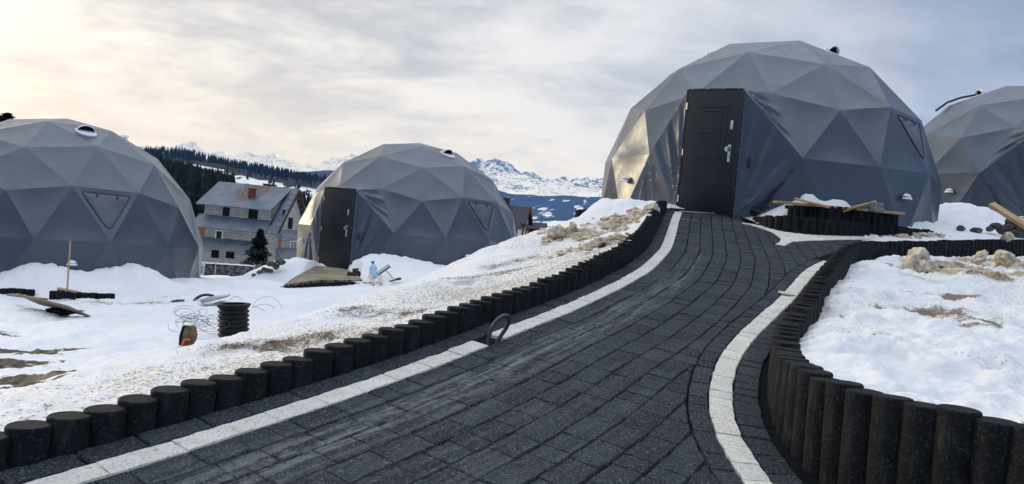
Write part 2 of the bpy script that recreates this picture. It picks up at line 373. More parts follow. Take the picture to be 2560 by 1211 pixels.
# ------------------------------------------------------------------ ground heights (control points surveyed as pixel + distance)
CP = []
def cp(px, py, d): CP.append(tuple(W(px, py, d)))
def lrow_top(y): return pz(y)+np.interp(y, [2.5, 4, 6.5, 9, 11, 13.4], [.115, .125, .15, .20, .22, .16])
for p in LROW[::4]:
    CP.append((p[0]-.10, p[1]+.06, lrow_top(p[1])-.03)); 
for q in [(0,973,4.0),(231,917,4.5),(462,869,5.0),(627,831,5.5),(760,798,6.0),(853,766,6.5),(934,733,7.2),(1043,703,8),(1150,658,9.5),(1257,613,10.5),(1360,590,11),(1408,574,11.5),(1462,541,12.6),(-350,1010,3.7),
          (0,905,6.8),(231,905,7),(462,862,8),(627,832,9.5),(760,793,10.5),(853,762,12),(934,730,13),(1043,702,15),(1150,690,16.5),(1257,690,18),
          (200,1000,3.7),(450,930,4.2),(700,870,4.8),(950,800,5.6),(1100,770,6.4),(1200,722,7.4),(1300,672,8.7),(1380,640,9.3),(1480,600,10.2),(1420,602,10.7),(1500,570,11.2),(1550,562,11.3),(1600,560,11),
          (100,952,5.6),(300,908,5.6),(470,876,6.4),(590,850,7.0),(700,826,7.6),(853,774,8.6),(1043,706,10),(590,846,10),(650,828,9.9),(700,810,10.4),(500,850,9.0),(600,699,22),(560,694,20.5),(640,696,24),(570,694,40),(500,694,21),
          (0,850,9.3),(150,800,11),(300,800,11.3),(450,800,10.8),(0,740,13.5),(250,745,14.0),(430,747,14.1),(520,722,15.6),(600,703,18.5),(700,700,17.3),(640,760,12.8),(800,735,14.5),
          (30,724,14.4),(120,730,14.4),(250,738,14.4),(340,735,15.0),(410,728,15.6),(480,722,16.2),
          (30,672,15.35),(85,664,15.2),(120,666,15.2),(200,690,15.4),(260,690,15.6),(330,677,16.0),(365,677,16.2),(410,697,16.7),(465,707,17.3),(492,697,17.6),(535,716,17.8),(-60,690,15.6),
          (560,690,24),(570,692,65),(870,692,17.6),(1000,690,17.8),(1050,668,19.5),(1100,665,19.6),(1150,662,19.8),(1210,650,20),(930,708,16.6),
          (800,673,20),(866,678,20.2),(709,715,17.4),(795,704,17.2),(640,705,17.8),(700,672,19.6),
          (1505,516,14.2),(1540,528,12.9),(1450,541,13.4),(1530,515,13.6),
          (2165,600,11.8),(2300,590,12.6),(2450,590,13.5),(2560,590,14.2),(2700,585,15),(2285,566,13.9),(2330,553,15),(2400,546,16.4),(2500,546,17),(2560,541,17.3),(2420,570,15),(2540,575,15.2),(2240,580,13.0),
          (1840,536,13.5),(1900,546,13.1),(2000,545,13),(2120,548,13)]: cp(*q)
CP += [(5,16,.75),(4,15,.75),(6.5,16.5,.85),(-3,23,-1.2),(-10.7,18.3,-1.95),(-10.5,21,-2.2),(13.3,20.7,1.55),(2.5,15,.75),(1.5,18,.0),(4,20,.7),(9,20,1.3),(17,20,1.7),
       (-9,30,-2.5),(-17,60,-4.9),(-8,60,-5.0),(-4,35,-2.6),(-2,60,-5.4),(1.5,25,-1.7),(3,60,-5.2),(8,28,.5),(16,60,-.5),(18,30,1.8),(30,55,2.0),(-17,28,-2.7),(-35,60,-5.6),(-27,78,-6.4),(-18,80,-6.3),(0,95,-8),(-45,95,-7.5),(40,95,1.5),(20,95,-3),
       (-3,5,-1.25),(-4.5,8,-1.6),(-12,12,-1.9),(14,12,1.0)]
CP = np.array(CP); UV = np.stack([CP[:, 0]/CP[:, 1], np.log(CP[:, 1])], 1)
TERR = [(791,667,19.95),(866,676,20.05),(897,690,18.6),(905,703,17.4),(795,704,17.0),(709,716,16.6),(735,697,17.8),(760,683,18.8)]
def ker(a, b):
    r2 = ((a[:, None, :]-b[None, :, :])**2*np.array([2.2, 1.0])).sum(-1); return np.sqrt(r2+.0025)
_n = len(CP); A = np.zeros((_n+3, _n+3)); A[:_n, :_n] = -ker(UV, UV)+np.eye(_n)*.0006; A[:_n, _n] = 1; A[:_n, _n+1:] = UV; A[_n, :_n] = 1; A[_n+1:, :_n] = UV.T
COEF = np.linalg.solve(A, np.r_[CP[:, 2]/CP[:, 1], 0, 0, 0])
# heaps of shovelled snow: x, y, z of the summit, radius across, radius deep, lumpiness
HEAPS = []
def heap(px, py, d, rx, ry, p=1.3): w = W(px, py, d); HEAPS.append((w[0], w[1], w[2], rx, ry, p))
heap(1578,491,13.0,.50,.6); heap(1553,500,13.1,.42,.5); heap(1606,517,12.7,.45,.5)
heap(2000,474,12.70,.58,.30,1.15); heap(1958,498,12.72,.5,.30); heap(2075,501,12.72,.8,.28); heap(1915,522,12.75,.4,.3); heap(1878,520,13.2,.5,.35)
heap(2405,507,16.9,.75,.7); heap(2360,525,16.6,.5,.6); heap(2460,530,16.9,.6,.5)
heap(976,641,19.25,1.1,.9,1.2); heap(923,652,19.0,.45,.5); heap(1020,660,19.3,.9,.7)
heap(757,640,19.7,.55,.6); heap(718,652,19.3,.6,.6); heap(690,672,19.0,.5,.5)
heap(2330,556,14.4,.8,.6); heap(2412,548,15.6,.6,.6); heap(2285,548,13.7,.6,.4); heap(2480,560,15.6,.7,.6)
def base_z(x, y):
    x = np.asarray(x, float).ravel(); y = np.asarray(y, float).ravel(); out = np.empty_like(x)
    for s in range(0, len(x), 40000):
        q = np.stack([x[s:s+40000]/y[s:s+40000], np.log(y[s:s+40000])], 1)
        out[s:s+40000] = -ker(q, UV) @ COEF[:_n]+COEF[_n]+q @ COEF[_n+1:]
    z = out*y
    for hx, hy, hz, rx, ry, p in HEAPS:
        dd = np.sqrt(((x-hx)/rx)**2+((y-hy)/ry)**2); f = np.clip(1-dd/1.9, 0, 1)
        f = f*f*(3-2*f); f = np.where(dd < 1.9, f**(p*.75), 0)
        zz = z+(hz-z)*f; z = np.where(hz > z, np.maximum(z, zz), z)
    return z
def ground(px, py, lo=3, hi=60):
    """where the sight line of a surveyed pixel meets the ground"""
    d = np.geomspace(lo, hi, 900); r = ray(px, py); z = base_z(r[0]*d, r[1]*d); k = np.nonzero(r[2]*d < z)[0]
    i = k[0] if len(k) else len(d)-1
    return Vector((r[0]*d[i], d[i], z[i]))
def gz(x, y): return float(base_z([x], [y])[0])
def BED(x, y):
    """snow bed inside the right palisade"""
    d = [2.0, 3.2, 5.2, 6.6, 8.5, 10, 11.5, 13.5]; e = [-.53, -.50, -.40, -.25, .0, .20, .37, .58]
    z = np.interp(y, d, e); z = z+np.clip(x-2.2-.35*(y-3), 0, 6)*.012
    return z

# ------------------------------------------------------------------ ground mesh, culled where the path and the bed are
def spots(x, y, L):
    a = np.zeros_like(x)
    for cx, cy, rx, ry, ang, s in L:
        c, q = math.cos(ang), math.sin(ang); dx = x-cx; dy = y-cy
        e = ((dx*c+dy*q)/rx)**2+((-dx*q+dy*c)/ry)**2; a = np.maximum(a, s*np.exp(-e*1.1))
    return a
def sp(px, py, rx, ry, s, ang=0.0, lo=3): g = ground(px, py, lo); return (g.x, g.y, rx, ry, ang, s)
GRASSY = [sp(700,858,.34,.16,1.0,.5),sp(590,868,.22,.10,.9,.5),sp(800,845,.22,.13,.95,.5),sp(930,785,.34,.13,1,.45),sp(870,775,.22,.10,.9,.4),sp(1030,785,.18,.12,.9,.5),sp(1270,683,.38,.10,.95,.6),sp(1235,668,.2,.1,.7,.6),sp(1310,652,.3,.10,.75,.6),sp(1150,700,.25,.1,.6,.5),sp(950,830,.15,.08,.7,.4),
          sp(330,760,1.2,.30,.9,0),sp(250,752,.8,.25,.8,0),sp(420,748,.7,.2,.8,0),sp(60,728,.3,.1,.5,0)]
SLUSH = [sp(1440,592,.5,.5,1,.4),sp(1500,592,.55,.45,1,.4),sp(1550,560,.5,.6,.9,.3),sp(1590,545,.3,.5,.9,.2),sp(1480,615,.4,.3,.9,.4),sp(1400,585,.3,.3,.9,0),sp(1610,540,.3,.4,.7,0),sp(1880,533,.5,.25,.85,0),sp(1905,548,.4,.2,.8,0),sp(2180,585,.9,.3,.7,.2),sp(2400,592,1.0,.2,.5,.2),sp(1240,690,.4,.3,.5,.4)]
MELT = [sp(60,870,.55,.40,1.0,0),sp(150,900,.55,.30,.95,0),sp(40,940,.5,.3,1.0,.2),sp(0,900,.5,.4,.9,0),sp(60,960,.5,.2,.9,.2),sp(20,830,.4,.2,.6,0),sp(180,865,.4,.2,.7,0),sp(110,940,.35,.12,.7,.2),sp(-120,900,1,.9,1,0)]
def make_ground():
    us = np.linspace(-1.0, 1.02, 620); ds = np.geomspace(1.3, 110, 560)
    U, D = np.meshgrid(us, ds); X = U*D; Y = D
    x = X.ravel(); y = Y.ravel(); z = base_z(x, y)
    bank = np.exp(-np.clip(np.minimum.reduce([np.abs(y-q[1])+np.abs(x-q[0]) for q in LROW[::6]])-.2, 0, 9)*.6)
    rough = np.clip(spots(x, y, SLUSH), 0, 1)
    near = np.clip(y/7, .35, 2.2)
    near = np.minimum(near, 1.2); z = z-.015+.020*near*fbm(x*1.1, y*1.1, 3, 3)+.022*fbm(x*3.3, y*3.3, 4, 11)+.009*fbm(x*11, y*11, 3, 5)-.03*sstep(.3, .8, fbm(x*1.9, y*1.9, 3, 15))
    z = z+rough*(.055*np.abs(fbm(x*5, y*5, 4, 31))+.03*np.abs(fbm(x*14, y*14, 3, 41)))
    hp = np.zeros_like(x)
    for hx, hy, hz, rx, ry, p in HEAPS: hp = np.maximum(hp, np.exp(-(((x-hx)/rx)**2+((y-hy)/ry)**2)))
    z = z+hp*(.05*fbm(x*3.2, y*3.2, 4, 77))
    db = np.exp(-(((x+8.6)/4.2)**2+((y-15.7)/1.4)**2)); z = z+db*(.07*fbm(x*1.9, y*1.9, 4, 55)+.05*np.abs(fbm(x*4, y*4, 3, 56)))
    g = spots(x, y, GRASSY); z = z+g*(.01+.025*fbm(x*9, y*9, 3, 8))
    m = spots(x, y, MELT)
    for k in range(26):
        fx, fy = -6.2+k*.34+.10*(k % 2)+.05*math.sin(k*2.1), 11.6+k*.10+.13*(-1)**k+.2*math.sin(k*.35); c_, s_ = math.cos(.3), math.sin(.3); z = z-.055*np.exp(-((((x-fx)*c_+(y-fy)*s_)/.15)**4+((-(x-fx)*s_+(y-fy)*c_)/.07)**4))
    pit = sstep(.10, .5, fbm(x*1.3+5, y*2.2, 4, 91)); z = z-.05*m*pit-.02*m
    # keep the ground from poking over the path and its posts near the row
    dl = np.min([np.hypot(x-q[0], y-q[1]) for q in LROW[::2]], axis=0)
    top = lrow_top(y); lim = top-.02+.5*np.clip(dl-.05, 0, 9); z = np.where((dl < .4), np.minimum(z, lim), z)
    dw = np.min([np.hypot(x-q[0], y-q[1]) for q in RW[iend-20::4]], axis=0); zt = np.interp(x, RW[iend-20:, 0], RW[iend-20:, 2])
    z = np.where(dw < .9, np.minimum(z, zt+.01+.22*np.clip(dw-.06, 0, 9)), z)
    TP = np.array([W(*q) for q in TERR]); ins = inside(x, y, TP[:, :2]); A_ = np.c_[TP[:, :2], np.ones(len(TP))]; co = np.linalg.lstsq(A_, TP[:, 2], rcond=None)[0]
    tz = co[0]*x+co[1]*y+co[2]; z = np.where(ins, np.minimum(z, tz-.10), z); wf = sstep(.11, .05, np.abs(x/y+.225))*sstep(11, 14, y)*sstep(17.6, 17.0, y)*(~ins); z = z-wf*np.clip(z-(tz-.06), 0, 1)
    pl = inside(x, y, [(3.94,12.32),(4.12,12.05),(4.45,12.0),(5,12.06),(5.5,12.22),(6.2,12.6),(4.0,12.44)]); z = np.where(pl, np.minimum(z, pz(y)+.01), z); pb = (x > 3.8) & (x < 6.4) & (y > 12.3) & (y < 13.2); z = np.where(pb, np.minimum(z, .70+4.0*np.clip(y-12.47-.06*(x-4), 0, 1)+.03*fbm(x*5, y*5, 2, 9)), z)
    eb = resample(np.array([(2.6,13.35),(3.72,13.75),w2(1850,541),(3.86,12.42)]), .06); de = np.min([np.hypot(x-q[0], y-q[1]) for q in eb], axis=0); z = np.where(de < .8, np.minimum(z, pz(y)+.015+.55*np.clip(de-.04, 0, 2)), z)
    speck_warm = np.clip(np.exp(-np.clip(dl-.1, 0, 9)**2/4.5)*.95+.25*bank, 0, 1)*np.where(y < 11.5, 1, .4)
    speck_warm = np.clip(speck_warm*(.75+.5*fbm(x*.9, y*.9, 3, 61)), 0, 1)
    V = np.stack([x, y, z], 1); n, mU = U.shape
    cx = (X[:-1, :-1]+X[1:, 1:])/2; cy = (Y[:-1, :-1]+Y[1:, 1:])/2
    keep = ~(inside(cx, cy, PATHPOLY) | inside(cx, cy, BEDPOLY))
    i, j = np.nonzero(keep); a = i*mU+j
    o = big_mesh('ground', V, np.stack([a, a+1, a+mU+1, a+mU], 1), M['snow'], attrs=dict(speck_warm=speck_warm, slush=rough, dirt=g, melt=m))
    tag(o, 'snow covered sloping ground with dirty bank and melting patches', None, None, 'structure')
make_ground()
def bedspot(px, py, rx, ry, s, ang=0.0):
    d = np.geomspace(2.5, 16, 800); r = ray(px, py); z = BED(r[0]*d, d); k = np.nonzero(r[2]*d < z)[0]; i = k[0] if len(k) else -1
    return (r[0]*d[i], d[i], rx, ry, ang, s)
def bedpt(px, py): b = bedspot(px, py, 1, 1, 1); return Vector((b[0], b[1], float(BED(b[0], b[1]))))
def make_bed():
    us = np.linspace(.18, 1.1, 420); ds = np.geomspace(1.9, 16, 520); U, D = np.meshgrid(us, ds); X = U*D; x = X.ravel(); y = D.ravel()
    z = BED(x, y)
    SL2 = [bedspot(2320,676,.42,.6,1),bedspot(2400,676,.5,.55,1),bedspot(2480,664,.55,.9,1),bedspot(2550,668,.6,.9,1),bedspot(2450,692,.6,.3,.95),bedspot(2270,660,.2,.4,.7),bedspot(2560,694,.4,.25,.85),bedspot(2640,670,.6,.8,1)]
    DR2 = [bedspot(2330,780,.36,.24,1.0,-.1),bedspot(2385,803,.20,.24,1.0,-.3),bedspot(2450,815,.25,.12,.9,-.5),bedspot(2230,770,.26,.10,.75,.1),bedspot(2385,733,.34,.14,.95,-.1),bedspot(2290,738,.25,.08,.75,0),bedspot(2480,700,.5,.1,.8,0),bedspot(2440,822,.25,.04,.7,-.4),bedspot(2100,800,.06,.03,.7,-.5),bedspot(2200,722,.2,.04,.6,0),bedspot(2480,810,.2,.05,.6,-.3)]
    r = spots(x, y, SL2); g = spots(x, y, DR2)
    dw = np.min([np.hypot(x-q[0], y-q[1]) for q in RW[::3]], axis=0)
    z = z+.045*fbm(x*1.5, y*1.5, 3, 21)+.032*fbm(x*3.6, y*3.6, 4, 22)+.013*fbm(x*11, y*11, 3, 23)
    z = z+r*(.06*np.abs(fbm(x*5, y*5, 4, 24))+.035*np.abs(fbm(x*13, y*13, 3, 25)))+g*.04
    pits = sstep(.35, .9, fbm(x*2.1+9, y*2.1, 3, 29)); z = z-.05*pits
    zt = np.min(np.where(np.array([np.hypot(x-q[0], y-q[1]) for q in RW[::6]]) < .35, np.array([q[2] for q in RW[::6]])[:, None], 9), axis=0)
    z = np.where(zt < 9, np.minimum(z, zt-.015+.25*np.clip(dw-.05, 0, 1)), z)
    far = np.clip((y-4.3)/1.2, 0, 1); z = z-far*.13*np.exp(-(dw/.16)**2)
    n, mU = U.shape; cx = (X[:-1, :-1]+X[1:, 1:])/2; cy = (D[:-1, :-1]+D[1:, 1:])/2
    i, j = np.nonzero(inside(cx, cy, BEDPOLY)); a = i*mU+j
    o = big_mesh('snow_bed', np.stack([x, y, z], 1), np.stack([a, a+1, a+mU+1, a+mU], 1), M['snow'],
                 attrs=dict(speck_warm=np.clip(.22+.3*g+.12*fbm(x*1.2, y*1.2, 3, 6), 0, 1), slush=r*1.15, dirt=g*1.35, melt=np.zeros_like(x)))
    tag(o, 'snow filled bed with dirty slush inside the curved palisade wall', None, None, 'structure')
make_bed()

# ------------------------------------------------------------------ paving
def clip_half(poly, a, nrm):
    out = []
    for i in range(len(poly)):
        p, q = poly[i], poly[(i+1) % len(poly)]; dp = (p-a) @ nrm; dq = (q-a) @ nrm
        if dp >= 0: out.append(p)
        if (dp >= 0) != (dq >= 0): out.append(p+(q-p)*(dp/(dp-dq)))
    return out
class Pavers:
    def __init__(s): s.v = []; s.f = []; s.t = []
    def add(s, poly, zoff=0.0, gap=.0035, ch=.006, rz=.003, tone=None):
        poly = [np.array(p, float) for p in poly]; n = len(poly); c = sum(poly)/n
        if n < 3: return
        area = .5*sum(poly[i][0]*poly[(i+1) % n][1]-poly[(i+1) % n][0]*poly[i][1] for i in range(n))
        if abs(area) < .0015: return
        if area < 0: poly = poly[::-1]
        def inset(P, d):
            out = []
            for i in range(n):
                p0, p1, p2 = P[i-1], P[i], P[(i+1) % n]; e1 = p1-p0; e2 = p2-p1
                l1 = max(np.linalg.norm(e1), 1e-6); l2 = max(np.linalg.norm(e2), 1e-6); n1 = np.array([-e1[1], e1[0]])/l1; n2 = np.array([-e2[1], e2[0]])/l2
                b = n1+n2; k = b @ b
                out.append(p1+(b/max(k, .3))*2*d if k > 1e-6 else p1+n1*d)
            return out
        # ragged split-stone outline: add a point on long sides
        P2 = []
        for i in range(n):
            p, q = poly[i], poly[(i+1) % n]; P2.append(p+RNG.normal(0, .0022, 2)); L = np.linalg.norm(q-p); k_ = int(L/.045)
            if L > .09: P2 += [p+(q-p)*(t+1)/(k_+1)+RNG.normal(0, .0026, 2) for t in range(k_)]
        n = len(P2); lo = inset(P2, gap); hi = inset(P2, gap+ch*.8)
        tx, ty = RNG.normal(0, .010, 2); dz = RNG.normal(0, rz*.5)
        b = len(s.v); tv = RNG.random() if tone is None else tone
        for p in lo: s.v.append((p[0], p[1], pz(p[1])+zoff-ch-.004)); s.t.append(tv)
        for p in hi: s.v.append((p[0], p[1], pz(p[1])+zoff+dz+(p-c) @ np.array([tx, ty]))); s.t.append(tv)
        for p in lo: s.v.append((p[0], p[1], pz(p[1])+zoff-.045)); s.t.append(tv)
        for i in range(n):
            j = (i+1) % n; s.f += [(b+i, b+j, b+n+j, b+n+i), (b+2*n+i, b+2*n+j, b+j, b+i)]
        s.f.append(tuple(b+n+i for i in range(n)))
    def build(s, name, mat, label):
        o = mesh_obj(name, s.v, s.f, mat); v = np.array(s.v)
        a = o.data.attributes.new('tone', 'FLOAT', 'POINT'); a.data.foreach_set('value', np.array(s.t, np.float32))
        # grit: bands at a fixed offset from the left stripe (where wheels run)
        dl = np.min([np.hypot(v[:, 0]-q[0], v[:, 1]-q[1]) for q in CL[::2]], axis=0)
        g = np.exp(-((dl-.42)/.13)**2)*np.interp(v[:, 1], [2, 3.5, 6.5, 9, 11], [.9, 1, .75, .2, 0])+.3*np.exp(-((dl-.95)/.4)**2)*np.interp(v[:, 1], [2, 4, 6], [.9, .6, 0])
        g += .5*np.exp(-((v[:, 1]-12.2)/.12)**2)
        a = o.data.attributes.new('grit', 'FLOAT', 'POINT'); a.data.foreach_set('value', g.astype(np.float32))
        D_ = np.array([np.hypot(v[:, 0]-q[0], v[:, 1]-q[1]) for q in CL]); ia = D_.argmin(0)
        for nm, val in (('along', ia*.1), ('across', D_.min(0))): a = o.data.attributes.new(nm, 'FLOAT', 'POINT'); a.data.foreach_set('value', val.astype(np.float32))
        return tag(o, label, None, None, 'structure')
# the bed under the pavers shows as dark joints
def poly_sheet(name, P, zf, mat, label):
    bm = bmesh.new(); f = bm.faces.new([bm.verts.new((p[0], p[1], zf(p[0], p[1]))) for p in P]); bmesh.ops.triangulate(bm, faces=[f], ngon_method='EAR_CLIP')
    me = bpy.data.meshes.new(name); bm.to_mesh(me); bm.free(); me.materials.append(mat); o = bpy.data.objects.new(name, me); COL.objects.link(o)
    return tag(o, label, None, None, 'structure')
poly_sheet('path_bed', PATHPOLY[::2]+[PATHPOLY[-1]], lambda x, y: pz(y)-.022, M['joint'], 'dark bed in the joints of the paved path')
DOORL, DOORR = np.array(w2(1704, 529)), np.array(w2(1826, 536))
YT = [w2(*p) for p in [(1866,559),(1885,566),(1912,574),(1935,584),(1952,597),(1948,606),(1939,611),(1951,614),(1963,614.5),(1972,609),(1983,605),(2040,602),(2100,600),(2168,599)]]
border = .115
RB = offset(CR, -border)                 # inner side of the soldier course
fieldpoly = [tuple(p) for p in offset(CL, .128)]+[tuple(DOORL), tuple(DOORR+np.array([.1, .05]))]+YT+[w2(2140,605),w2(2112,618),w2(2085,632)]+[tuple(p) for p in RB[::-1]]
FP = np.array(fieldpoly); FPd = resample(np.vstack([FP, FP[:1]]), .05)
segA = np.vstack([FP]); segB = np.vstack([FP[1:], FP[:1]])
Pfield = Pavers()
rw = .158
BASE = smooth(resample(extend(LSl, 1.6, 2.0), .04), 40)
BT = np.gradient(BASE, axis=0); BT /= np.linalg.norm(BT, axis=1)[:, None]; BN = np.stack([BT[:, 1], -BT[:, 0]], 1)
def st(i, o): i = min(max(i, 0), len(BASE)-1); k = int(i); fr = i-k; k2 = min(k+1, len(BASE)-1); return (BASE[k]*(1-fr)+BASE[k2]*fr)+(BN[k]*(1-fr)+BN[k2]*fr)*o
for row in range(0, 26):
    o0 = .13+row*rw; o1 = o0+rw; s = random.uniform(0, 6)
    # arc length on this row grows with the bend, so step by actual distance
    while s < len(BASE)-2:
        L = random.choice([.12, .16, .2, .24, .24]); a = st(s, o0+.5*rw); e = s
        while e < len(BASE)-2 and np.linalg.norm(st(e, o0+.5*rw)-a) < L: e += 1.0
        q = [st(s, o0), st(e, o0), st(e, o1), st(s, o1)]; s0, s = s, e; tv_ = (q[1]-q[0])/max(np.linalg.norm(q[1]-q[0]), 1e-6)*.0028; q = [q[0]-tv_, q[1]+tv_, q[2]+tv_, q[3]-tv_]
        if np.linalg.norm(q[0]-q[1]) < .02: continue
        c = sum(q)/4
        if c[1] > 14 or c[1] < 1.2: continue
        ins = inside(np.array([p[0] for p in q]), np.array([p[1] for p in q]), FP)
        if not ins.any(): continue
        if not ins.all():
            dd = np.linalg.norm(FPd-c, axis=1); 
            for _ in range(2):
                # clip by the nearest boundary pieces
                k = int(np.argmin(dd)); t = FPd[min(k+1, len(FPd)-1)]-FPd[max(k-1, 0)]; t /= max(np.linalg.norm(t), 1e-6); nn = np.array([t[1], -t[0]])
                tst = FPd[k]+nn*.03
                if not inside(np.array([tst[0]]), np.array([tst[1]]), FP)[0]: nn = -nn
                q = clip_half(q, FPd[k], nn)
                if len(q) < 3: break
                ins = inside(np.array([p[0]*.96+c[0]*.04 for p in q]), np.array([p[1]*.96+c[1]*.04 for p in q]), FP)
                if ins.all(): break
                bad = [p for p, b in zip(q, ins) if not b]; dd = np.linalg.norm(FPd-bad[0], axis=1)
            if len(q) < 3: continue
        Pfield.add(q)
def course(P, C, o0, o1, lens, zoff=0.0, skip=None, y0=1.2, y1=99, **kw):
    A = offset(C, o0); B = offset(C, o1); d = np.r_[0, np.cumsum(np.linalg.norm(np.diff(C, axis=0), axis=1))]; s = 0
    I = lambda X, t: np.array([np.interp(t, d, X[:, 0]), np.interp(t, d, X[:, 1])])
    while s < d[-1]-.03:
        e = min(s+random.choice(lens), d[-1]); m = I(C, (s+e)/2); nm = 3
        if y0 < m[1] < y1 and not (skip and skip(m)):
            P.add([I(A, s), I(A, e), I(B, e), I(B, s)], zoff, **kw)
        s = e
cond = onp(1226, 850)
course(Pfield, CL, -.14, -.002, [.2, .24, .28])
course(Pfield, CR, -border, -.002, [.12, .16, .2, .24])
course(Pfield, CR, .13, .275, [.12, .16, .2], skip=lambda m: m[1] > 6.6)
# branch that leads right, past the tip of the white paving
for r in range(8):
    for k in range(14):
        c0 = np.array(w2(2062, 628))+np.array([.80, .60])*(k*.2-.2+(r % 2)*.1)+np.array([-.60, .80])*(r*.15-.5)
        q = [c0+np.array([.8, .6])*a+np.array([-.6, .8])*b for a, b in ((0, 0), (.2, 0), (.2, .15), (0, .15))]
        brp = np.array([w2(2058,653),w2(2030,625),w2(1972,611),w2(1985,606),w2(2168,600.5),w2(2150,603),w2(2125,609),w2(2095,625)])
        if inside(np.array([c0[0]+.1]), np.array([c0[1]+.12]), brp)[0] and not inside(np.array([c0[0]+.1]), np.array([c0[1]+.12]), FP)[0]: Pfield.add(q)
Pfield.build('path', M['paver'], 'path of black split pavers curving uphill to the dome door')
Pw = Pavers(); gapfn = lambda m: np.hypot(m[0]-cond[0], m[1]-cond[1]) < .13
course(Pw, CL, 0, .126, [.2, .24, .28, .3], .001, skip=gapfn, gap=.0012, ch=.003, rz=.002)
Pw.build('path_edging', M['wpaver'], 'white granular edging stripe along the left side of the path')
Pw = Pavers(); course(Pw, CR, 0, .128, [.12, .16, .2, .24], .001, gap=.0012, ch=.003, rz=.002)
Pw.build('path_edging', M['wpaver'], 'white granular edging stripe bending along the right palisade wall')
Yp = YT+[w2(2230,592),w2(2120,585),w2(2000,580),w2(1912,566)]
Pw = Pavers(); YA = np.array(Yp)
for i in range(-14, 30):
    for j in range(-10, 18):
        c0 = np.array([3.3+i*.2+(j % 2)*.1, 10.2+j*.16]); q = [c0, c0+[.2, 0], c0+[.2, .16], c0+[0, .16]]
        ins = inside(np.array([p[0] for p in q]), np.array([p[1] for p in q]), YA)
        if ins.all(): Pw.add(q, .006, gap=.0015, rz=.001)
        elif ins.any():
            D2 = resample(np.vstack([YA, YA[:1]]), .04); c = sum(np.array(p) for p in q)/4; k = int(np.argmin(np.linalg.norm(D2-c, axis=1)))
            t = D2[min(k+1, len(D2)-1)]-D2[max(k-1, 0)]; t /= max(np.linalg.norm(t), 1e-6); nn = np.array([t[1], -t[0]]); z = D2[k]+nn*.03
            if not inside(np.array([z[0]]), np.array([z[1]]), YA)[0]: nn = -nn
            q = clip_half([np.array(p, float) for p in q], D2[k], nn)
            if len(q) >= 3: Pw.add(q, .006, gap=.0015, rz=.001)
Pw.build('path_forecourt', M['wpaver'], 'pale granular paving fanning to a point below the round planter')

# ------------------------------------------------------------------ palisade posts
def post_mesh(r=.078, h=.8, mt='post'):
    mb = MB(); mb.lathe([(r, -h), (r, -.009), (r-.0025, -.003), (r-.007, 0), (r-.012, -.001), (r*.5, 0)], 20)
    o = mb.build('palisade_post', M[mt], None, True, 40); me = o.data; bpy.data.objects.remove(o); return me
PM = [post_mesh(.0785, .85), post_mesh(.0775, .85), post_mesh(.079, .85)]
PD = [post_mesh(.0785, .85, 'postd'), post_mesh(.0775, .85, 'postd'), post_mesh(.079, .85, 'postd')]
SM = [post_mesh(.066, .5), post_mesh(.0655, .5)]
NPOST = [0]
def post(x, y, z, label, group, meshes=PM, tilt=.018):
    o = bpy.data.objects.new('palisade_post', random.choice(meshes)); COL.objects.link(o)
    o.location = (x+random.gauss(0, .002), y+random.gauss(0, .002), z+random.gauss(0, .0065)); o.rotation_euler = (random.gauss(0, tilt), random.gauss(0, tilt), random.uniform(0, 6.28))
    NPOST[0] += 1; return tag(o, label, 'palisade post', group)
def row(P, pitch, zf, label, group, meshes=PM, ends=None):
    P = resample(P, pitch); out = []
    for p in P: out.append(post(p[0], p[1], zf(p), label, group, meshes))
    return out
lr = LROW[(LROW[:, 1] > 2.35) & (LROW[:, 1] < 13.0)]
a = row(lr, .139, lambda p: lrow_top(p[1]), 'short black concrete post in the row stepping up the left edge of the path', 'palisade posts along the left of the path')
vis = RW[(RW[:, 1] > 2.2)]
b_ = row(vis[:, :3], .128, lambda p: p[2], 'tall black concrete post in the curved wall right of the path', 'palisade posts of the curved wall', PD)
def hits(px0, px1, py0, py1, d0, d1, n): return [tuple(W(px0+(px1-px0)*t, py0+(py1-py0)*t, d0+(d1-d0)*t)) for t in np.linspace(0, 1, n)]
far_rows = [
 ([W(1449,527,13.9), W(1470,523,14.4), W(1500,521,14.9), W(1525,520,15.3)], .14, 'dark post in the short row behind the left foot of the largest dome', 'palisade posts behind the snow heap', PM),
 ([W(2345,537,16.3), W(2400,539,16.2), W(2460,541,16.3), W(2520,543,16.5), W(2570,545,16.7)], .14, 'black post in the low retaining row below the far right dome', 'palisade posts below the right dome', PM),
 ([W(-25,722,14.25), W(30,723,14.25), W(76,724,14.3)], .139, 'black post barely rising from snow left of the broom', 'palisade posts buried left of the broom', PM),
 ([W(136,729,14.2), W(200,732,14.2), W(277,735,14.3)], .139, 'black post barely rising from snow right of the broom', 'palisade posts buried right of the broom', PM)]
for P, pt, lb, gr, ms in far_rows:
    P = np.array(P); row(P, pt, lambda p: p[2], lb, gr, ms)
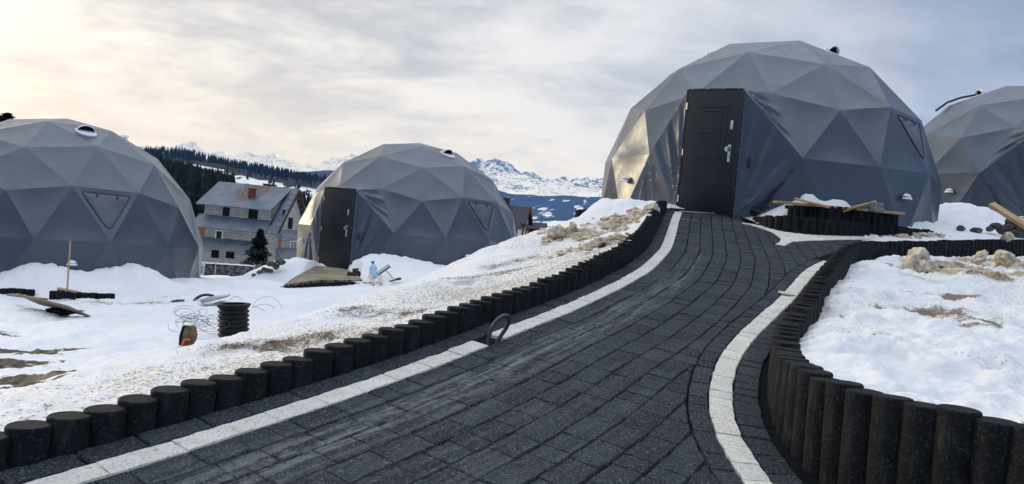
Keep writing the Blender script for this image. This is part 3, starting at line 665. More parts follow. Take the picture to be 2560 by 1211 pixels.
# two-tier planter before the largest dome
lowc = [onp(1908,563),onp(1930,574),onp(1962,581),onp(2000,586),onp(2060,590),onp(2130,592),onp(2195,591)]
lowc = np.array([(p[0], p[1]+.07) for p in lowc]); lowc = np.vstack([[lowc[0][0]+.08, lowc[0][1]+.55], [lowc[0][0]-.02, lowc[0][1]+.25], lowc, [6.05, 12.35], [6.5, 12.75], [6.95, 13.1]])
lowc = smooth(resample(lowc, .03), 25)
PZ = .66
row(lowc, .125, lambda p: pz(12.0)+.20+.045*np.clip(p[0]-4.0, 0, 9)*.6, 'black post of the lower ring of the two-tier planter', 'posts of the lower planter ring', SM)
upc = np.array([(4.52,13.0),(4.40,12.62),(4.45,12.36),(4.62,12.24),(4.9,12.2),(5.25,12.24),(5.6,12.32),(5.92,12.42),(6.1,12.55),(6.15,12.8)]); upc = smooth(resample(upc, .03), 10)
ZU = float(W(2060,512,12.25)[2]); row(upc, .125, lambda p: ZU-.02+.03*(p[0]-5), 'black post of the upper ring of the two-tier planter', 'posts of the upper planter ring', SM)
# soil and snow filling of the two tiers
mb = MB(); poly = [(p[0], p[1], PZ+.02) for p in lowc[::6]]+[(6.4, 13.3, PZ+.02), (4.2, 13.3, PZ+.02)]; mb.prism(poly, (0, 0, -1), .25)
mb2 = MB(); poly2 = [(p[0], p[1], ZU-.05) for p in upc[::6]]; mb2.prism(poly2, (0, 0, -1), .3)
tag(mb.build('planter_soil', M['snow']), 'snowy soil ledge of the lower planter ring', None, None, 'structure')
tag(mb2.build('planter_soil', M['snow']), 'snowy soil filling the upper planter ring', None, None, 'structure')

# ------------------------------------------------------------------ geodesic domes (three-frequency, five ninths of a sphere)
RAD = 3.3
def geo3():
    el = math.atan(.5); V = [(0, 0, 1)]
    V += [(math.cos(el)*math.cos(R_(72*k)), math.cos(el)*math.sin(R_(72*k)), math.sin(el)) for k in range(5)]
    V += [(math.cos(el)*math.cos(R_(72*k+36)), math.cos(el)*math.sin(R_(72*k+36)), -math.sin(el)) for k in range(5)]
    V = np.array(V); Fs = []
    for k in range(5):
        u, un, l, ln = 1+k, 1+(k+1) % 5, 6+k, 6+(k+1) % 5
        Fs += [(0, u, un), (u, l, un), (un, l, ln)]
    pts = []; idx = {}; tris = []
    def P(p):
        p = p/np.linalg.norm(p); key = tuple(np.round(p, 4))
        if key not in idx: idx[key] = len(pts); pts.append(p)
        return idx[key]
    for f in Fs:
        g = lambda i, j: P((V[f[0]]*(3-i-j)+V[f[1]]*i+V[f[2]]*j)/3)
        for i in range(3):
            for j in range(3-i):
                tris.append((g(i, j), g(i+1, j), g(i, j+1)))
                if i+j < 2: tris.append((g(i+1, j), g(i+1, j+1), g(i, j+1)))
    return np.array(pts), tris
GP, GT = geo3(); GA = np.degrees(np.arctan2(GP[:, 1], GP[:, 0])) % 360
RZ = {0: (.99, 1.1), 1: (.9, .98), 2: (.7, .88), 3: (.4, .65), 4: (.05, .3), 5: (-.3, -.05)}
def gv(ring, a):
    lo, hi = RZ[ring]; c = [i for i in range(len(GP)) if lo <= GP[i, 2] <= hi]
    return min(c, key=lambda i: abs((GA[i]-a+180) % 360-180))
def make_dome(center, a0, label, door_k=0, off=-.14, windows=(1,), roof_vents=(1,), low_vents=((0, -72), (0, 24)), seed=0, dark_strip=False, grade=0.0):
    """a0: azimuth of a pentagon vertex; the door sits 36 degrees before it; door_k picks the side of the pentagon"""
    rn = random.Random(seed); cx, cy, cz = center
    root = empty('geodesic_dome', (cx, cy, cz-.19*RAD), math.radians(a0), label, 'dome tent', 'grey geodesic dome tents'); zo = .19*RAD
    P3 = GP*RAD; P3 = np.array([(p[0], p[1], p[2] if GP[i, 2] > -.3 else p[2]) for i, p in enumerate(P3)])
    P3[:, 2] += zo; base = [i for i in range(len(GP)) if -.3 < GP[i, 2] < -.05]
    for i in base: P3[i, 2] = 0.0
    dk = 72*door_k-36
    I, J, V4, N, Pp = gv(3, dk-12), gv(3, dk+12), gv(4, dk), gv(4, dk-24), gv(4, dk+24)
    b1, b2, B0, B3 = gv(5, dk-12), gv(5, dk+12), gv(5, dk-36), gv(5, dk+36)
    tris = []
    for t in GT:
        if any(GP[i, 2] < -.3 for i in t): continue
        if V4 in t: continue
        tris.append([P3[i] for i in t])
    # door box
    u = np.array([math.cos(R_(dk)), math.sin(R_(dk)), 0]); w = np.array([-u[1], u[0], 0]); zd = np.array([0, 0, 1.0])
    DW, DH, DR, DZ = .485, 2.09, 3.24, .12+grade
    uo = u*DR+w*off; TL, TR = uo-w*DW+zd*(DZ+DH), uo+w*DW+zd*(DZ+DH); BL, BR = uo-w*DW+zd*(DZ-.03), uo+w*DW+zd*(DZ-.03)
    b1p, b2p = uo-w*(DW+.04)+zd*0, uo+w*(DW+.04)
    cheeks = [(P3[I], TL, P3[N]), (TL, BL, P3[N]), (P3[N], BL, P3[B0]), (BL, b1p, P3[B0]),
              (P3[J], P3[Pp], TR), (TR, P3[Pp], BR), (P3[Pp], P3[B3], BR), (BR, P3[B3], b2p), (P3[I], P3[J], TR), (P3[I], TR, TL)]
    verts = {}; vl = []; fl = []; sharp = set()
    def vid(p):
        k = tuple(np.round(p, 3)); 
        if k not in verts: verts[k] = len(vl); vl.append(tuple(p))
        return verts[k]
    def sub(t, n, sag, fold, focus=None):
        a, b, c = [np.array(q, float) for q in t]; nr = np.cross(b-a, c-a); L = np.linalg.norm(nr)
        if L < 1e-6: return
        nr /= L
        if nr @ ((a+b+c)/3-np.array([0, 0, .9])) < 0: a, b, c = a, c, b; nr = -nr
        ids = {}; ph = [rn.uniform(0, 6.28) for _ in range(3)]; am = [rn.choice([0, 0, .3, .6, 1.0]) for _ in range(3)]; fq = [rn.uniform(14, 22) for _ in range(3)]
        for i in range(n+1):
            for j in range(n+1-i):
                l1, l2 = i/n, j/n; l0 = 1-l1-l2; p = a*l0+b*l1+c*l2; e = 27*l0*l1*l2
                d = -sag*e
                for q, (cn, lq) in enumerate(((a, l0), (b, l1), (c, l2))):
                    o1, o2 = [(b, c), (c, a), (a, b)][q]; la, lb = [(l1, l2), (l2, l0), (l0, l1)][q]
                    if la+lb > 1e-6:
                        tt = la/(la+lb); fo = math.exp(-((1-lq)/.33)**2)*min(1, (1-lq)*9)
                        d += fold*am[q]*fo*math.sin(fq[q]*tt+ph[q])*math.sin(math.pi*tt)
                if focus is not None:
                    q = focus; lq = (l0, l1, l2)[q]; la, lb = [(l1, l2), (l2, l0), (l0, l1)][q]
                    if la+lb > 1e-6:
                        tt = la/(la+lb); env = math.sin(math.pi*min(1, (1-lq)))**.7 if lq < 1 else 0
                        d += .038*env*(math.sin(19*tt+ph[0]+2.5*(1-lq))+.6*math.sin(37*tt+ph[1]))*math.sin(math.pi*tt)**.6
                ids[i, j] = vid(p+nr*d)
        for i in range(n):
            for j in range(n-i):
                fl.append((ids[i, j], ids[i+1, j], ids[i, j+1]))
                if i+j < n-1: fl.append((ids[i+1, j], ids[i+1, j+1], ids[i, j+1]))
        for k in range(n):
            for e in ((ids[k, 0], ids[k+1, 0]), (ids[0, k], ids[0, k+1]), (ids[n-k, k], ids[n-k-1, k+1])): sharp.add((min(e), max(e)))
    for t in tris: sub(t, 12, .026, .020)
    for k, t in enumerate(cheeks): sub(t, 22, .035, .018, {1: 2, 2: 0, 5: 1, 6: 0, 0: 2, 4: 1}.get(k))
    # hem hanging from the base ring into the snow
    ring = sorted([i for i in base if i not in (b1, b2)], key=lambda i: (GA[i]-dk) % 360); chain = [b2p]+[P3[i] for i in ring]+[b1p]
    for p, q in zip(chain[:-1], chain[1:]):
        lo_p, lo_q = p*[.985, .985, 1]-[0, 0, .5], q*[.985, .985, 1]-[0, 0, .5]; b = [vid(x) for x in (p, q, lo_q, lo_p)]; fl.append(tuple(b))
    cover = mesh_obj('cover', vl, fl, M['pvc'], root, True)
    me = cover.data; ek = {tuple(sorted(e.vertices)): e.index for e in me.edges}; sh = np.zeros(len(me.edges), bool)
    for e in sharp:
        if e in ek: sh[ek[e]] = True
    at = me.attributes.get('sharp_edge') or me.attributes.new('sharp_edge', 'BOOLEAN', 'EDGE'); at.data.foreach_set('value', sh)
    cover['label'] = 'grey vinyl cover stretched over a triangular frame'
    # local frame helper for parts on a triangular panel
    Mw = Matrix(((w[0], u[0], 0, 0), (w[1], u[1], 0, 0), (0, 0, 1, 0), (0, 0, 0, 1)))   # x along the door, y outward, z up
    # door (seen from outside: w points to the right)
    D = Matrix.Translation(Vector(u*(DR+.012)+w*off+zd*DZ)) @ Mw
    mb = MB(); mb.M = D
    mb.box((0, 0, DH/2), (.90, .05, DH-.02), bev=.004)
    door = mb.build('door', M['door'], root, True, 30)
    mb = MB(); mb.M = D
    def groove(x0, z0, x1, z1): mb.box(((x0+x1)/2, .0262, (z0+z1)/2), (abs(x1-x0)+.007, .005, abs(z1-z0)+.007))
    zt = [(1.80, 1.735), (1.36, 1.29), (.92, .85), (.47, .40)]
    groove(.17, .40, .17, 1.80); groove(.26, .335, .26, 1.80)
    for za, zb in zt: groove(-.27, za, .26, za); groove(-.17, zb, .17, zb); groove(-.17, zb, -.17, za)
    mb.build('door_moulding', M['groove'], door)
    mb = MB(); mb.M = D
    for sx in (-1, 1): mb.box((sx*.472, -.01, DH/2), (.042, .07, DH+.05), bev=.004)
    mb.box((0, -.01, DH+.012), (.90, .07, .045), bev=.004); mb.box((0, -.02, -.02), (.90, .09, .03), bev=.003)
    mb.build('door_frame', M['door'], root, True, 30)
    mb = MB(); mb.M = D; mb.box((.345, .034, 1.50), (.045, .016, .15), bev=.004); mb.build('lock_plate', M['chrome'], door, True)
    mb = MB(); mb.M = D; mb.box((.345, .034, 1.02), (.045, .018, .29), bev=.004)
    mb.prism([(.32+.055*math.cos(t)*-1, .05, 1.09+.05*math.sin(t)) for t in np.linspace(-math.pi/2, math.pi/2, 9)], (0, 1, 0), .012)
    hd = mb.build('handle', M['chrome'], door, True)
    mb = MB(); mb.M = D; mb.box((.350, .058, 1.09), (.022, .014, .075), bev=.003); mb.box((.347, .046, .965), (.014, .004, .03)); mb.build('handle_inset', M['black'], hd, True)
    for hz in (.22, 1.02, 1.82):
        mb = MB(); mb.M = D; mb.lathe([(.011, -.055), (.011, .055)], 10, (-.46, .034, hz)); mb.build('hinge', M['chrome'], door, True)
    mb = MB(); mb.M = D
    for k in range(7):
        for sx in (-1, 1): mb.lathe([(.010, 0), (.008, .006), (.003, .008)], 8, (sx*.50, .03, .1+k*.33))
    for k in range(4): mb.lathe([(.010, 0), (.008, .006), (.003, .008)], 8, (-.4+k*.27, .035, DH+.02))
    mb.build('fixing_studs', M['chrome'], root, True)
    # bell push box on the cover right of the door
    mp = (TR+BR)*.5*.62+P3[Pp]*.38; nn = np.cross(P3[Pp]-TR, BR-TR); nn /= np.linalg.norm(nn); nn = nn if nn @ u > 0 else -nn
    mp = TR*.27+BR*.40+P3[Pp]*.18+np.array([0, 0, 0])+(TR*.075+BR*.075)
    ang = math.atan2(nn[1], nn[0])
    mb = MB(); mb.M = Matrix.Translation(Vector(mp+nn*.03)) @ Matrix.Rotation(ang, 4, 'Z'); mb.box((0, 0, 0), (.035, .06, .17), bev=.008); mb.box((.02, 0, .0), (.006, .03, .11), bev=.002)
    mb.build('bell_push', M['black'], root, True)
    def panel(ids):
        a, b, c = [P3[i] for i in ids]; n = np.cross(b-a, c-a); n /= np.linalg.norm(n); g = (a+b+c)/3
        if n @ g < 0: n = -n
        y = zd-n*(zd @ n); y /= np.linalg.norm(y); x = np.cross(y, n)
        return g, x, y, n, a, b, c
    def frame(g, x, y, n): return Matrix(((x[0], y[0], n[0], g[0]), (x[1], y[1], n[1], g[1]), (x[2], y[2], n[2], g[2]), (0, 0, 0, 1)))
    for k in windows:
        a = 72*k-36; g, x, y, n, pa, pb, pc = panel((gv(3, a-12), gv(3, a+12), gv(4, a)))
        loc = [np.array([(p-g) @ x, (p-g) @ y]) for p in (pa, pb, pc)]
        tl, tr, bt = [q*.74+np.array([0, .0]) for q in loc]; tl[1] = tr[1] = max(tl[1], tr[1])
        out = []
        def corner(p, q, r, rad, n_=7):
            d1 = (q-p)/np.linalg.norm(q-p); d2 = (r-p)/np.linalg.norm(r-p); s_ = p+d1*rad; e_ = p+d2*rad
            return [(1-t)**2*s_+2*t*(1-t)*p+t*t*e_ for t in np.linspace(0, 1, n_)]
        out = corner(tl, bt, tr, .05)[::1]; out = corner(tl, bt, tr, .05)[::-1][::-1]
        loop = corner(tr, tl, bt, .05)+corner(bt, tr, tl, .24, 10)+corner(tl, bt, tr, .05)
        mb = MB(); mb.M = frame(g, x, y, n)
        m_ = len(loop); rings = [(1.0, -.02), (1.0, .012), (.93, .020), (.6, .012), (.3, .016)]; cc = sum(loop)/m_
        vs = []; fs = []
        for s_, h in rings:
            for i, p in enumerate(loop):
                q = cc+(p-cc)*s_; vs.append((q[0], q[1], h-.022+(.012*math.sin(q[1]*26+q[0]*7) if .2 < s_ < .9 else 0)))
        for i in range(len(rings)-1):
            for k2 in range(m_): fs.append((i*m_+k2, (i+1)*m_+k2, (i+1)*m_+(k2+1) % m_, i*m_+(k2+1) % m_))
        fs.append(tuple((len(rings)-1)*m_+q for q in range(m_))[::-1]); mb.add(vs, fs)
        win = mb.build('window_flap', M['flap'], root, True, 50)
        mb = MB(); mb.M = frame(g, x, y, n); mb.tube([(p[0], p[1], .0) for p in loop], .009, 6, closed=True); mb.build('window_border', M['piping'], win, True, 60)
        mb = MB(); mb.M = frame(g, x, y, n)
        for t in (.3, .72): q = tl*(1-t)+tr*t; mb.box((q[0], q[1]-.05, .012), (.035, .07, .014), bev=.004)
        mb.build('toggle', M['piping'], win, True)
    def hood(g, x, y, n, r, name, parent, depth=.75, plate=True):
        mb = MB(); mb.M = frame(g, x, y, n)
        if plate: mb.lathe([(r*1.18, -.03), (r*1.18, .012), (r*1.1, .022), (r*.9, .022)], 24)
        vs = []; fs = []; na, nb = 16, 9
        for i in range(nb+1):
            ph = math.pi*.5*i/nb
            for j in range(na+1):
                th = math.pi*j/na
                vs.append((r*math.cos(th), r*math.sin(th)*math.cos(ph)*1.0, r*depth*math.sin(th)*math.sin(ph)+.012))
        # half dome: open towards -y
        vs = []; 
        for i in range(nb+1):
            el_ = math.pi*.5*i/nb
            for j in range(na+1):
                th = math.pi*j/na; rr = r*math.cos(el_)
                vs.append((rr*math.cos(th), rr*math.sin(th)-.30*r*math.sin(el_)*0, r*depth*math.sin(el_)+.012))
        for i in range(nb):
            for j in range(na): b = i*(na+1)+j; fs.append((b, b+1, b+na+2, b+na+1))
        mb.add(vs, fs)
        # rim thickness
        mb.tube([(r*math.cos(t), 0, r*depth*math.sin(t)+.012) for t in np.linspace(0, math.pi, 17)], .010 if r > .1 else .006, 6)
        h = mb.build(name, M['white'], parent, True, 50)
        mb = MB(); mb.M = frame(g, x, y, n); mb.prism([(r*.96*math.cos(t), .25*r, r*.95*depth*math.sin(t)+.010) for t in np.linspace(0, math.pi, 15)], (0, 1, 0), .02)
        mb.build('vent_opening', M['hole'], h); return h
    for k in roof_vents:
        a = 72*k-36; g, x, y, n, *_ = panel((gv(1, a-36), gv(1, a+36), gv(2, a)))
        y2 = y*math.cos(.35)-x*math.sin(.35)*0; hood(g+y*.02, x, y, n, .19, 'roof_vent', root)
    for d_, a in low_vents:
        if a % 72 == 0: tri = (gv(4, a-12), gv(4, a+12), gv(5, a))
        else: tri = (gv(4, a-12), gv(4, a+12), gv(5, a))
        g, x, y, n, *_ = panel(tri); yv = np.array([0, 0, 1.0]); nv = np.array([n[0], n[1], 0]); nv /= np.linalg.norm(nv); xv = np.cross(yv, nv)
        g = g*.9+P3[tri[2]]*.1
        hood(g+nv*.01, xv, yv, nv, .10, 'wall_vent', root, .9, False)
    if dark_strip:
        a = 72*roof_vents[0]-36; g, x, y, n, *_ = panel((gv(1, a-36), gv(1, a+36), gv(2, a)))
        q0 = g-y*.06+n*.05; q1 = P3[gv(2, a)]*1.02+n*.02; q2 = q1-zd*.25+np.array([math.cos(R_(a)), math.sin(R_(a)), 0])*.28
        mb = MB(); mb.tube([tuple(q0), tuple((q0+q1)/2+n*.03), tuple(q1), tuple(q2)], .028, 8); mb.build('window_rim', M['black'], root, True)  # dark strip for the rim of a window seen edge-on
    return root
make_dome((4.985,16.02,1.259), -84.77, 'large grey dome with closed black door at the top of the path', 0, -.14, (1,), (1,-1), ((0,-72),(0,24)), 3, grade=.06)
make_dome((-3.002,23.171,-.641), -78.5, 'grey dome with black door behind a small sand paved terrace', 0, -.25, (1,), (1,), ((0,-72),(0,24)), 11)
make_dome((-10.667,18.321,-1.425), -6.07, 'grey dome cut by the left picture edge, broom standing before it', 2, -.14, (0,), (0,1), ((0,-48),(0,24)), 19)
make_dome((13.298,20.739,2.152), -77.29, 'grey dome cut by the right picture edge with rumpled lower cover', 0, .2, (1,), (-1,), ((0,-72),), 23, True)

# ------------------------------------------------------------------ conduit loop in the gap of the left stripe
c0 = onp(1219, 858); c1 = onp(1240, 851)
pts = [W(1217,872,c0[1]), W(1220,850,c0[1]), W(1228,822,c0[1]+.01), W(1241,800,c0[1]+.03), W(1257,789,c0[1]+.05), W(1270,787,c0[1]+.07), W(1275,796,c0[1]+.09), W(1271,812,c0[1]+.1), W(1260,829,c0[1]+.1), W(1248,845,c0[1]+.09), W(1238,866,c0[1]+.08)]
mb = MB(); P = resample(smooth(resample(np.array(pts), .02), 3), .012); mb.tube(P, [.0125+.0008*(k % 2) for k in range(len(P))], 10)
tag(mb.build('conduit_loop', M['cond'], None, True, 60), 'grey cable conduit bent into a loop out of the gap in the white stripe', 'conduit')

# ------------------------------------------------------------------ corrugated pipe, wire, red conduit
pc = W(592, 758, 10.0); pb = gz(pc[0], pc[1])
rt = empty('corrugated_pipe', (pc[0], pc[1], pb), 0, 'upright black corrugated drain pipe sticking out of the snow', 'drain pipe')
hh = pc[2]-pb; prof = [(.172, -.5)]; z = hh-.045; zz = -.2
while zz < z:
    prof += [(.172, zz), (.178, zz+.008), (.190, zz+.014), (.194, zz+.025), (.190, zz+.036), (.178, zz+.042), (.172, zz+.05)]; zz += .058
prof += [(.172, z)]
mb = MB(); mb.lathe(prof, 32); bd = mb.build('pipe_body', M['pipe'], rt, True, 60)
mb = MB(); mb.lathe([(.175, z), (.205, z+.004), (.208, z+.028), (.203, z+.036), (.160, z+.036), (.155, z-.25)], 32, caps=False); mb.lathe([(.16, z-.24), (.15, z-.235)], 24); mb.build('pipe_rim', M['pipe'], rt, True, 50)
rt.rotation_euler = (R_(1.0), R_(-4.6), 0)
rw_ = random.Random(4); mb = MB()
for k in range(34):
    cx, cy = rw_.uniform(450, 545), rw_.uniform(785, 822); q = []
    r0 = rw_.uniform(10, 30); ph = rw_.uniform(0, 6.28); sw = rw_.uniform(2.2, 5.5); d = 9.6+rw_.uniform(-.2, .25)
    for t in np.linspace(0, 1, 16): q.append(W(cx+r0*1.25*math.cos(ph+sw*t)+rw_.uniform(-1, 1), cy+r0*.62*math.sin(ph+sw*t)-8*math.sin(3.1*t), d+.12*math.sin(ph+4*t)))
    mb.tube(q, .0022, 4)
tag(mb.build('wire_tangle', M['wire'], None, True), 'tangle of thin rusty wire lying in snow left of the corrugated pipe', 'wire')
mb = MB()
for P in ([(632,765),(640,752),(655,743),(675,741),(692,749),(702,762),(705,772)], [(630,770),(645,763),(665,760),(680,765),(688,772)], [(632,766),(645,768),(662,778)], [(572,752),(580,744),(592,740),(602,744),(606,752)]):
    mb.tube(resample(smooth(resample(np.array([W(x, y, 10.2) for x, y in P]), .03), 2), .03), .0022, 4)
tag(mb.build('wire_loop', M['wire'], None, True), 'thin wire arcs springing from behind the corrugated pipe', 'wire')
g0 = 8.0
mb = MB(); poly = [W(x, y, g0) for x, y in [(452,870),(455,845),(461,822),(466,815),(473,820),(477,838),(474,852),(468,862),(464,872)]]; mb.prism(poly, (.35, 1, 0), .10)
tag(mb.build('earth_slab', M['brown'], None, False), 'brown earth crusted slab edge showing in the hole in the snow', 'slab')
mb = MB(); mb.prism([W(x, y, g0+.13) for x, y in [(446,872),(448,840),(456,815),(464,814),(466,870)]], (.2, 1, 0), .05)
tag(mb.build('melt_hollow_shade', M['hole'], None, False), 'dark piece coloured as shade in the melted hollow beside the brown slab', 'hole')  # solid near-black piece stands in for the shade inside the hollow
mb = MB(); mb.tube(resample(smooth(resample(np.array([W(x, y, g0-.03) for x, y in [(453,876),(455,862),(460,852),(467,848),(474,850)]]), .01), 2), .01), .011, 8)
tag(mb.build('orange_conduit', M['orange'], None, True, 60), 'bright orange conduit curving out of the hole in the snow', 'conduit')

# ------------------------------------------------------------------ broom
b0 = W(168, 724, 14.0); b1 = W(176, 603, 14.05)
rt = empty('broom', (b0[0], b0[1], b0[2]-.12), 0, 'upright push broom with pale handle and dark bristles in snow', 'broom')
org = Vector((b0[0], b0[1], b0[2]-.12)); L = lambda p: Vector(p)-org
mb = MB(); mb.tube([L(b0), L(b1)], .014, 10); mb.build('handle', M['pine'], rt, True, 50)
mb = MB(); mb.box(L(b0)+Vector((0, 0, -.01)), (.34, .07, .035), (0, R_(5), 0), .006); mb.build('head', M['pine'], rt, True)
mb = MB()
for k in range(60):
    x = rw_.uniform(-.155, .155); y = rw_.uniform(-.03, .03); p = L(b0)+Vector((x, y, -.02-.087*x)); mb.tube([p, p+Vector((rw_.gauss(0, .012)+x*.1, rw_.gauss(0, .012), -.14))], [.008, .006], 5)
mb.build('bristle', M['brist'], rt)

# ------------------------------------------------------------------ boards, cable and slab left
def board(p, q, wd, th, mat, name, label, cat='board', roll=0.0, group=None):
    p, q = Vector(p), Vector(q); d = q-p; Mx = Matrix.Translation((p+q)/2) @ d.to_track_quat('X', 'Z').to_matrix().to_4x4() @ Matrix.Rotation(roll, 4, 'X')
    mb = MB(); mb.box((0, 0, 0), (d.length, wd, th), bev=min(.004, th*.2)); o = mb.build(name, mat, None, True); o.matrix_world = Mx; return tag(o, label, cat, group)
board(W(24,737,12.6), W(112,749,12.1), .10, .03, M['pine2'], 'wooden_plank', 'weathered plank poking from snow left of the broken sheet', 'plank')
board(W(70,748,12.0), W(198,779,11.4), .42, .022, M['pine2'], 'plywood_sheet', 'tilted weathered plywood sheet over a dark hollow in the snow', 'board', R_(-24))
mb = MB(); mb.prism([W(x, y, 11.62) for x, y in [(112,772),(196,780),(170,788),(135,792),(122,787)]], (0, 1, 0), .2); tag(mb.build('sheet_hollow_shade', M['hole'], None), 'dark piece coloured as shade in the hollow under the tilted plywood sheet', 'hole')  # shade beneath the sheet, put in as a solid dark piece
mb = MB(); mb.tube(resample(smooth(resample(np.array([W(x, y, 13.4) for x, y in [(483,754),(490,745),(503,738),(520,736),(535,740)]]), .03), 2), .03), .016, 8)
mb.tube(resample(smooth(resample(np.array([W(x, y, 13.5) for x, y in [(488,752),(500,742),(515,738),(528,741),(533,744)]]), .03), 2), .03), .012, 8)
tag(mb.build('black_cable', M['black'], None, True, 60), 'black cable arching out of the snow near the pale slab', 'cable')
mb = MB(); mb.prism([W(x, y, 13.0) for x, y in [(498,750),(520,746),(545,743),(560,742),(556,747),(530,754),(505,759)]], (.1, 1, .1), .25); tag(mb.build('concrete_slab', M['slab'], None), 'pale flat slab lying in snow by the black cable', 'slab')
mb = MB(); mb.prism([W(x, y, 13.2) for x, y in [(425,755),(432,751),(448,751),(451,754),(436,757)]], (0, 1, 0), .2); tag(mb.build('flat_stone', M['stone'], None), 'dark flat stone at the end of the brown thawed strip', 'stone')

M['pale'] = mat_wood('pale_stake', (.62, .54, .42), (.50, .42, .30))
# ------------------------------------------------------------------ stones
def stone(c, r, label, group, mat=None, sq=(1, .8, .6), seed=0, name='stone', cat='stone'):
    bm = bmesh.new(); bmesh.ops.create_icosphere(bm, subdivisions=3, radius=1); rs = np.random.default_rng(seed)
    pl = [(Vector(rs.normal(size=3)).normalized(), rs.uniform(.55, .9)) for _ in range(9)]
    for v in bm.verts:
        for n, d in pl:
            e = v.co.dot(n)-d
            if e > 0: v.co -= n*e*.9
        v.co = Vector((v.co.x*sq[0], v.co.y*sq[1], v.co.z*sq[2]))*r*(1+.06*float(fbm(v.co.x*3+seed, v.co.y*3+v.co.z*2, 3, seed)))
    me = bpy.data.meshes.new(name); bm.to_mesh(me); bm.free(); me.materials.append(mat or M['stone']); me.polygons.foreach_set('use_smooth', [True]*len(me.polygons)); me.set_sharp_from_angle(angle=R_(32))
    o = bpy.data.objects.new(name, me); COL.objects.link(o); o.location = tuple(c); o.rotation_euler = (rs.uniform(-.3, .3), rs.uniform(-.3, .3), rs.uniform(0, 6)); return tag(o, label, cat, group)
GL = 'stones heaped left of the terrace'
for k, (x, y, r) in enumerate([(662,674,.12),(680,660,.17),(697,655,.15),(650,680,.12),(635,690,.11),(612,702,.10),(675,677,.11),(692,668,.13),(705,640,.15),(640,696,.08)]):
    q_ = W(x, y, 18.6); stone((q_[0], q_[1], min(q_[2], gz(q_[0], q_[1])+.22)), r*.85, 'olive grey stone in the tumbled heap beside the terrace snow pile', GL, seed=k+3)
GR = 'stones in the snow below the right dome'
for k, (x, y, r) in enumerate([(2404,572,.10),(2440,578,.11),(2475,572,.09),(2489,566,.11),(2505,576,.12),(2520,569,.14),(2535,581,.13),(2548,565,.16),(2557,580,.15),(2530,556,.14),(2552,592,.13),(2515,588,.10),(2566,570,.2),(2574,590,.16)]):
    lb = {0: 'dark rounded stone alone in snow, foremost left below the right dome', 1: 'flat dark stone in snow left of the olive stone heap'}.get(k, 'olive grey stone in the heap at the right picture edge')
    stone(W(x, y, 13.9), r, lb, GR if k > 1 else None, seed=k+40, sq=(1.1, .8, .6))
ICE = simple('ice_lump', (.56, .48, .37), .85, .15, var=.35, sc=16, bump=1.0)
def lumpy(pts_px, d, th, label, name='ice_chunk', seed=0, group=None):
    c = W(np.mean([p[0] for p in pts_px]), np.mean([p[1] for p in pts_px]), d); wd = (max(p[0] for p in pts_px)-min(p[0] for p in pts_px))*d/F_PX/2; ht = (max(p[1] for p in pts_px)-min(p[1] for p in pts_px))*d/F_PX/2
    bm = bmesh.new(); bmesh.ops.create_icosphere(bm, subdivisions=4, radius=1); cx = np.mean([p[0] for p in pts_px]); cy = np.mean([p[1] for p in pts_px])
    prof = [(math.atan2(-(p[1]-cy), p[0]-cx), math.hypot(p[0]-cx, p[1]-cy)*d/F_PX) for p in pts_px]; prof.sort(); A_ = [a-2*math.pi for a, _ in prof]+[a for a, _ in prof]+[a+2*math.pi for a, _ in prof]; R2 = [r for _, r in prof]*3
    for v in bm.verts:
        a = math.atan2(v.co.z, v.co.x); rr = math.hypot(v.co.x, v.co.z); r = float(np.interp(a, A_, R2)); nz = float(fbm(v.co.x*2.5+seed*3, v.co.z*2.5+v.co.y*2, 4, seed))
        v.co = Vector((math.cos(a)*rr*r, v.co.y*th, math.sin(a)*rr*r))*(1+.26*nz)
    me = bpy.data.meshes.new(name); bm.to_mesh(me); bm.free(); me.materials.append(ICE); me.polygons.foreach_set('use_smooth', [True]*len(me.polygons))
    o = bpy.data.objects.new(name, me); COL.objects.link(o); o.location = tuple(c); return tag(o, label, 'ice chunk', group)
lumpy([(2272,668),(2280,640),(2279,628),(2292,622),(2303,626),(2311,640),(2325,650),(2341,668),(2330,674),(2295,672)], 8.9, .16, 'big rounded dirty ice chunk on the snow bed by the far wall', seed=1)
lumpy([(2430,656),(2445,640),(2464,629),(2461,645),(2452,656)], 9.3, .09, 'pointed dirty ice chunk leaning on the snow bed', seed=2)
lumpy([(2491,652),(2493,630),(2515,632),(2532,642),(2535,652)], 9.4, .12, 'blocky dirty ice chunk on the bed near the right edge', seed=3)
lumpy([(1415,583),(1423,566),(1431,555),(1440,566),(1443,578)], 11.1, .12, 'pointed sandy ice chunk on the crest of the left bank', seed=4)
lumpy([(1368,590),(1370,581),(1400,578),(1407,572),(1415,588),(1395,594)], 10.8, .12, 'long sandy ice slab on the crest of the left bank', seed=5)
lumpy([(1353,600),(1355,595),(1366,597),(1366,602)], 10.6, .06, 'small brown ice flake alone on the clean snow crest', seed=6)
lumpy([(1500,580),(1503,568),(1512,570),(1516,580)], 11.2, .08, 'low sandy ice lump amid the slush of the left bank', seed=7)
lumpy([(2505,598),(2512,584),(2528,586),(2532,596)], 13.2, .08, 'tan ice lump on the snow above the far wall', seed=8)
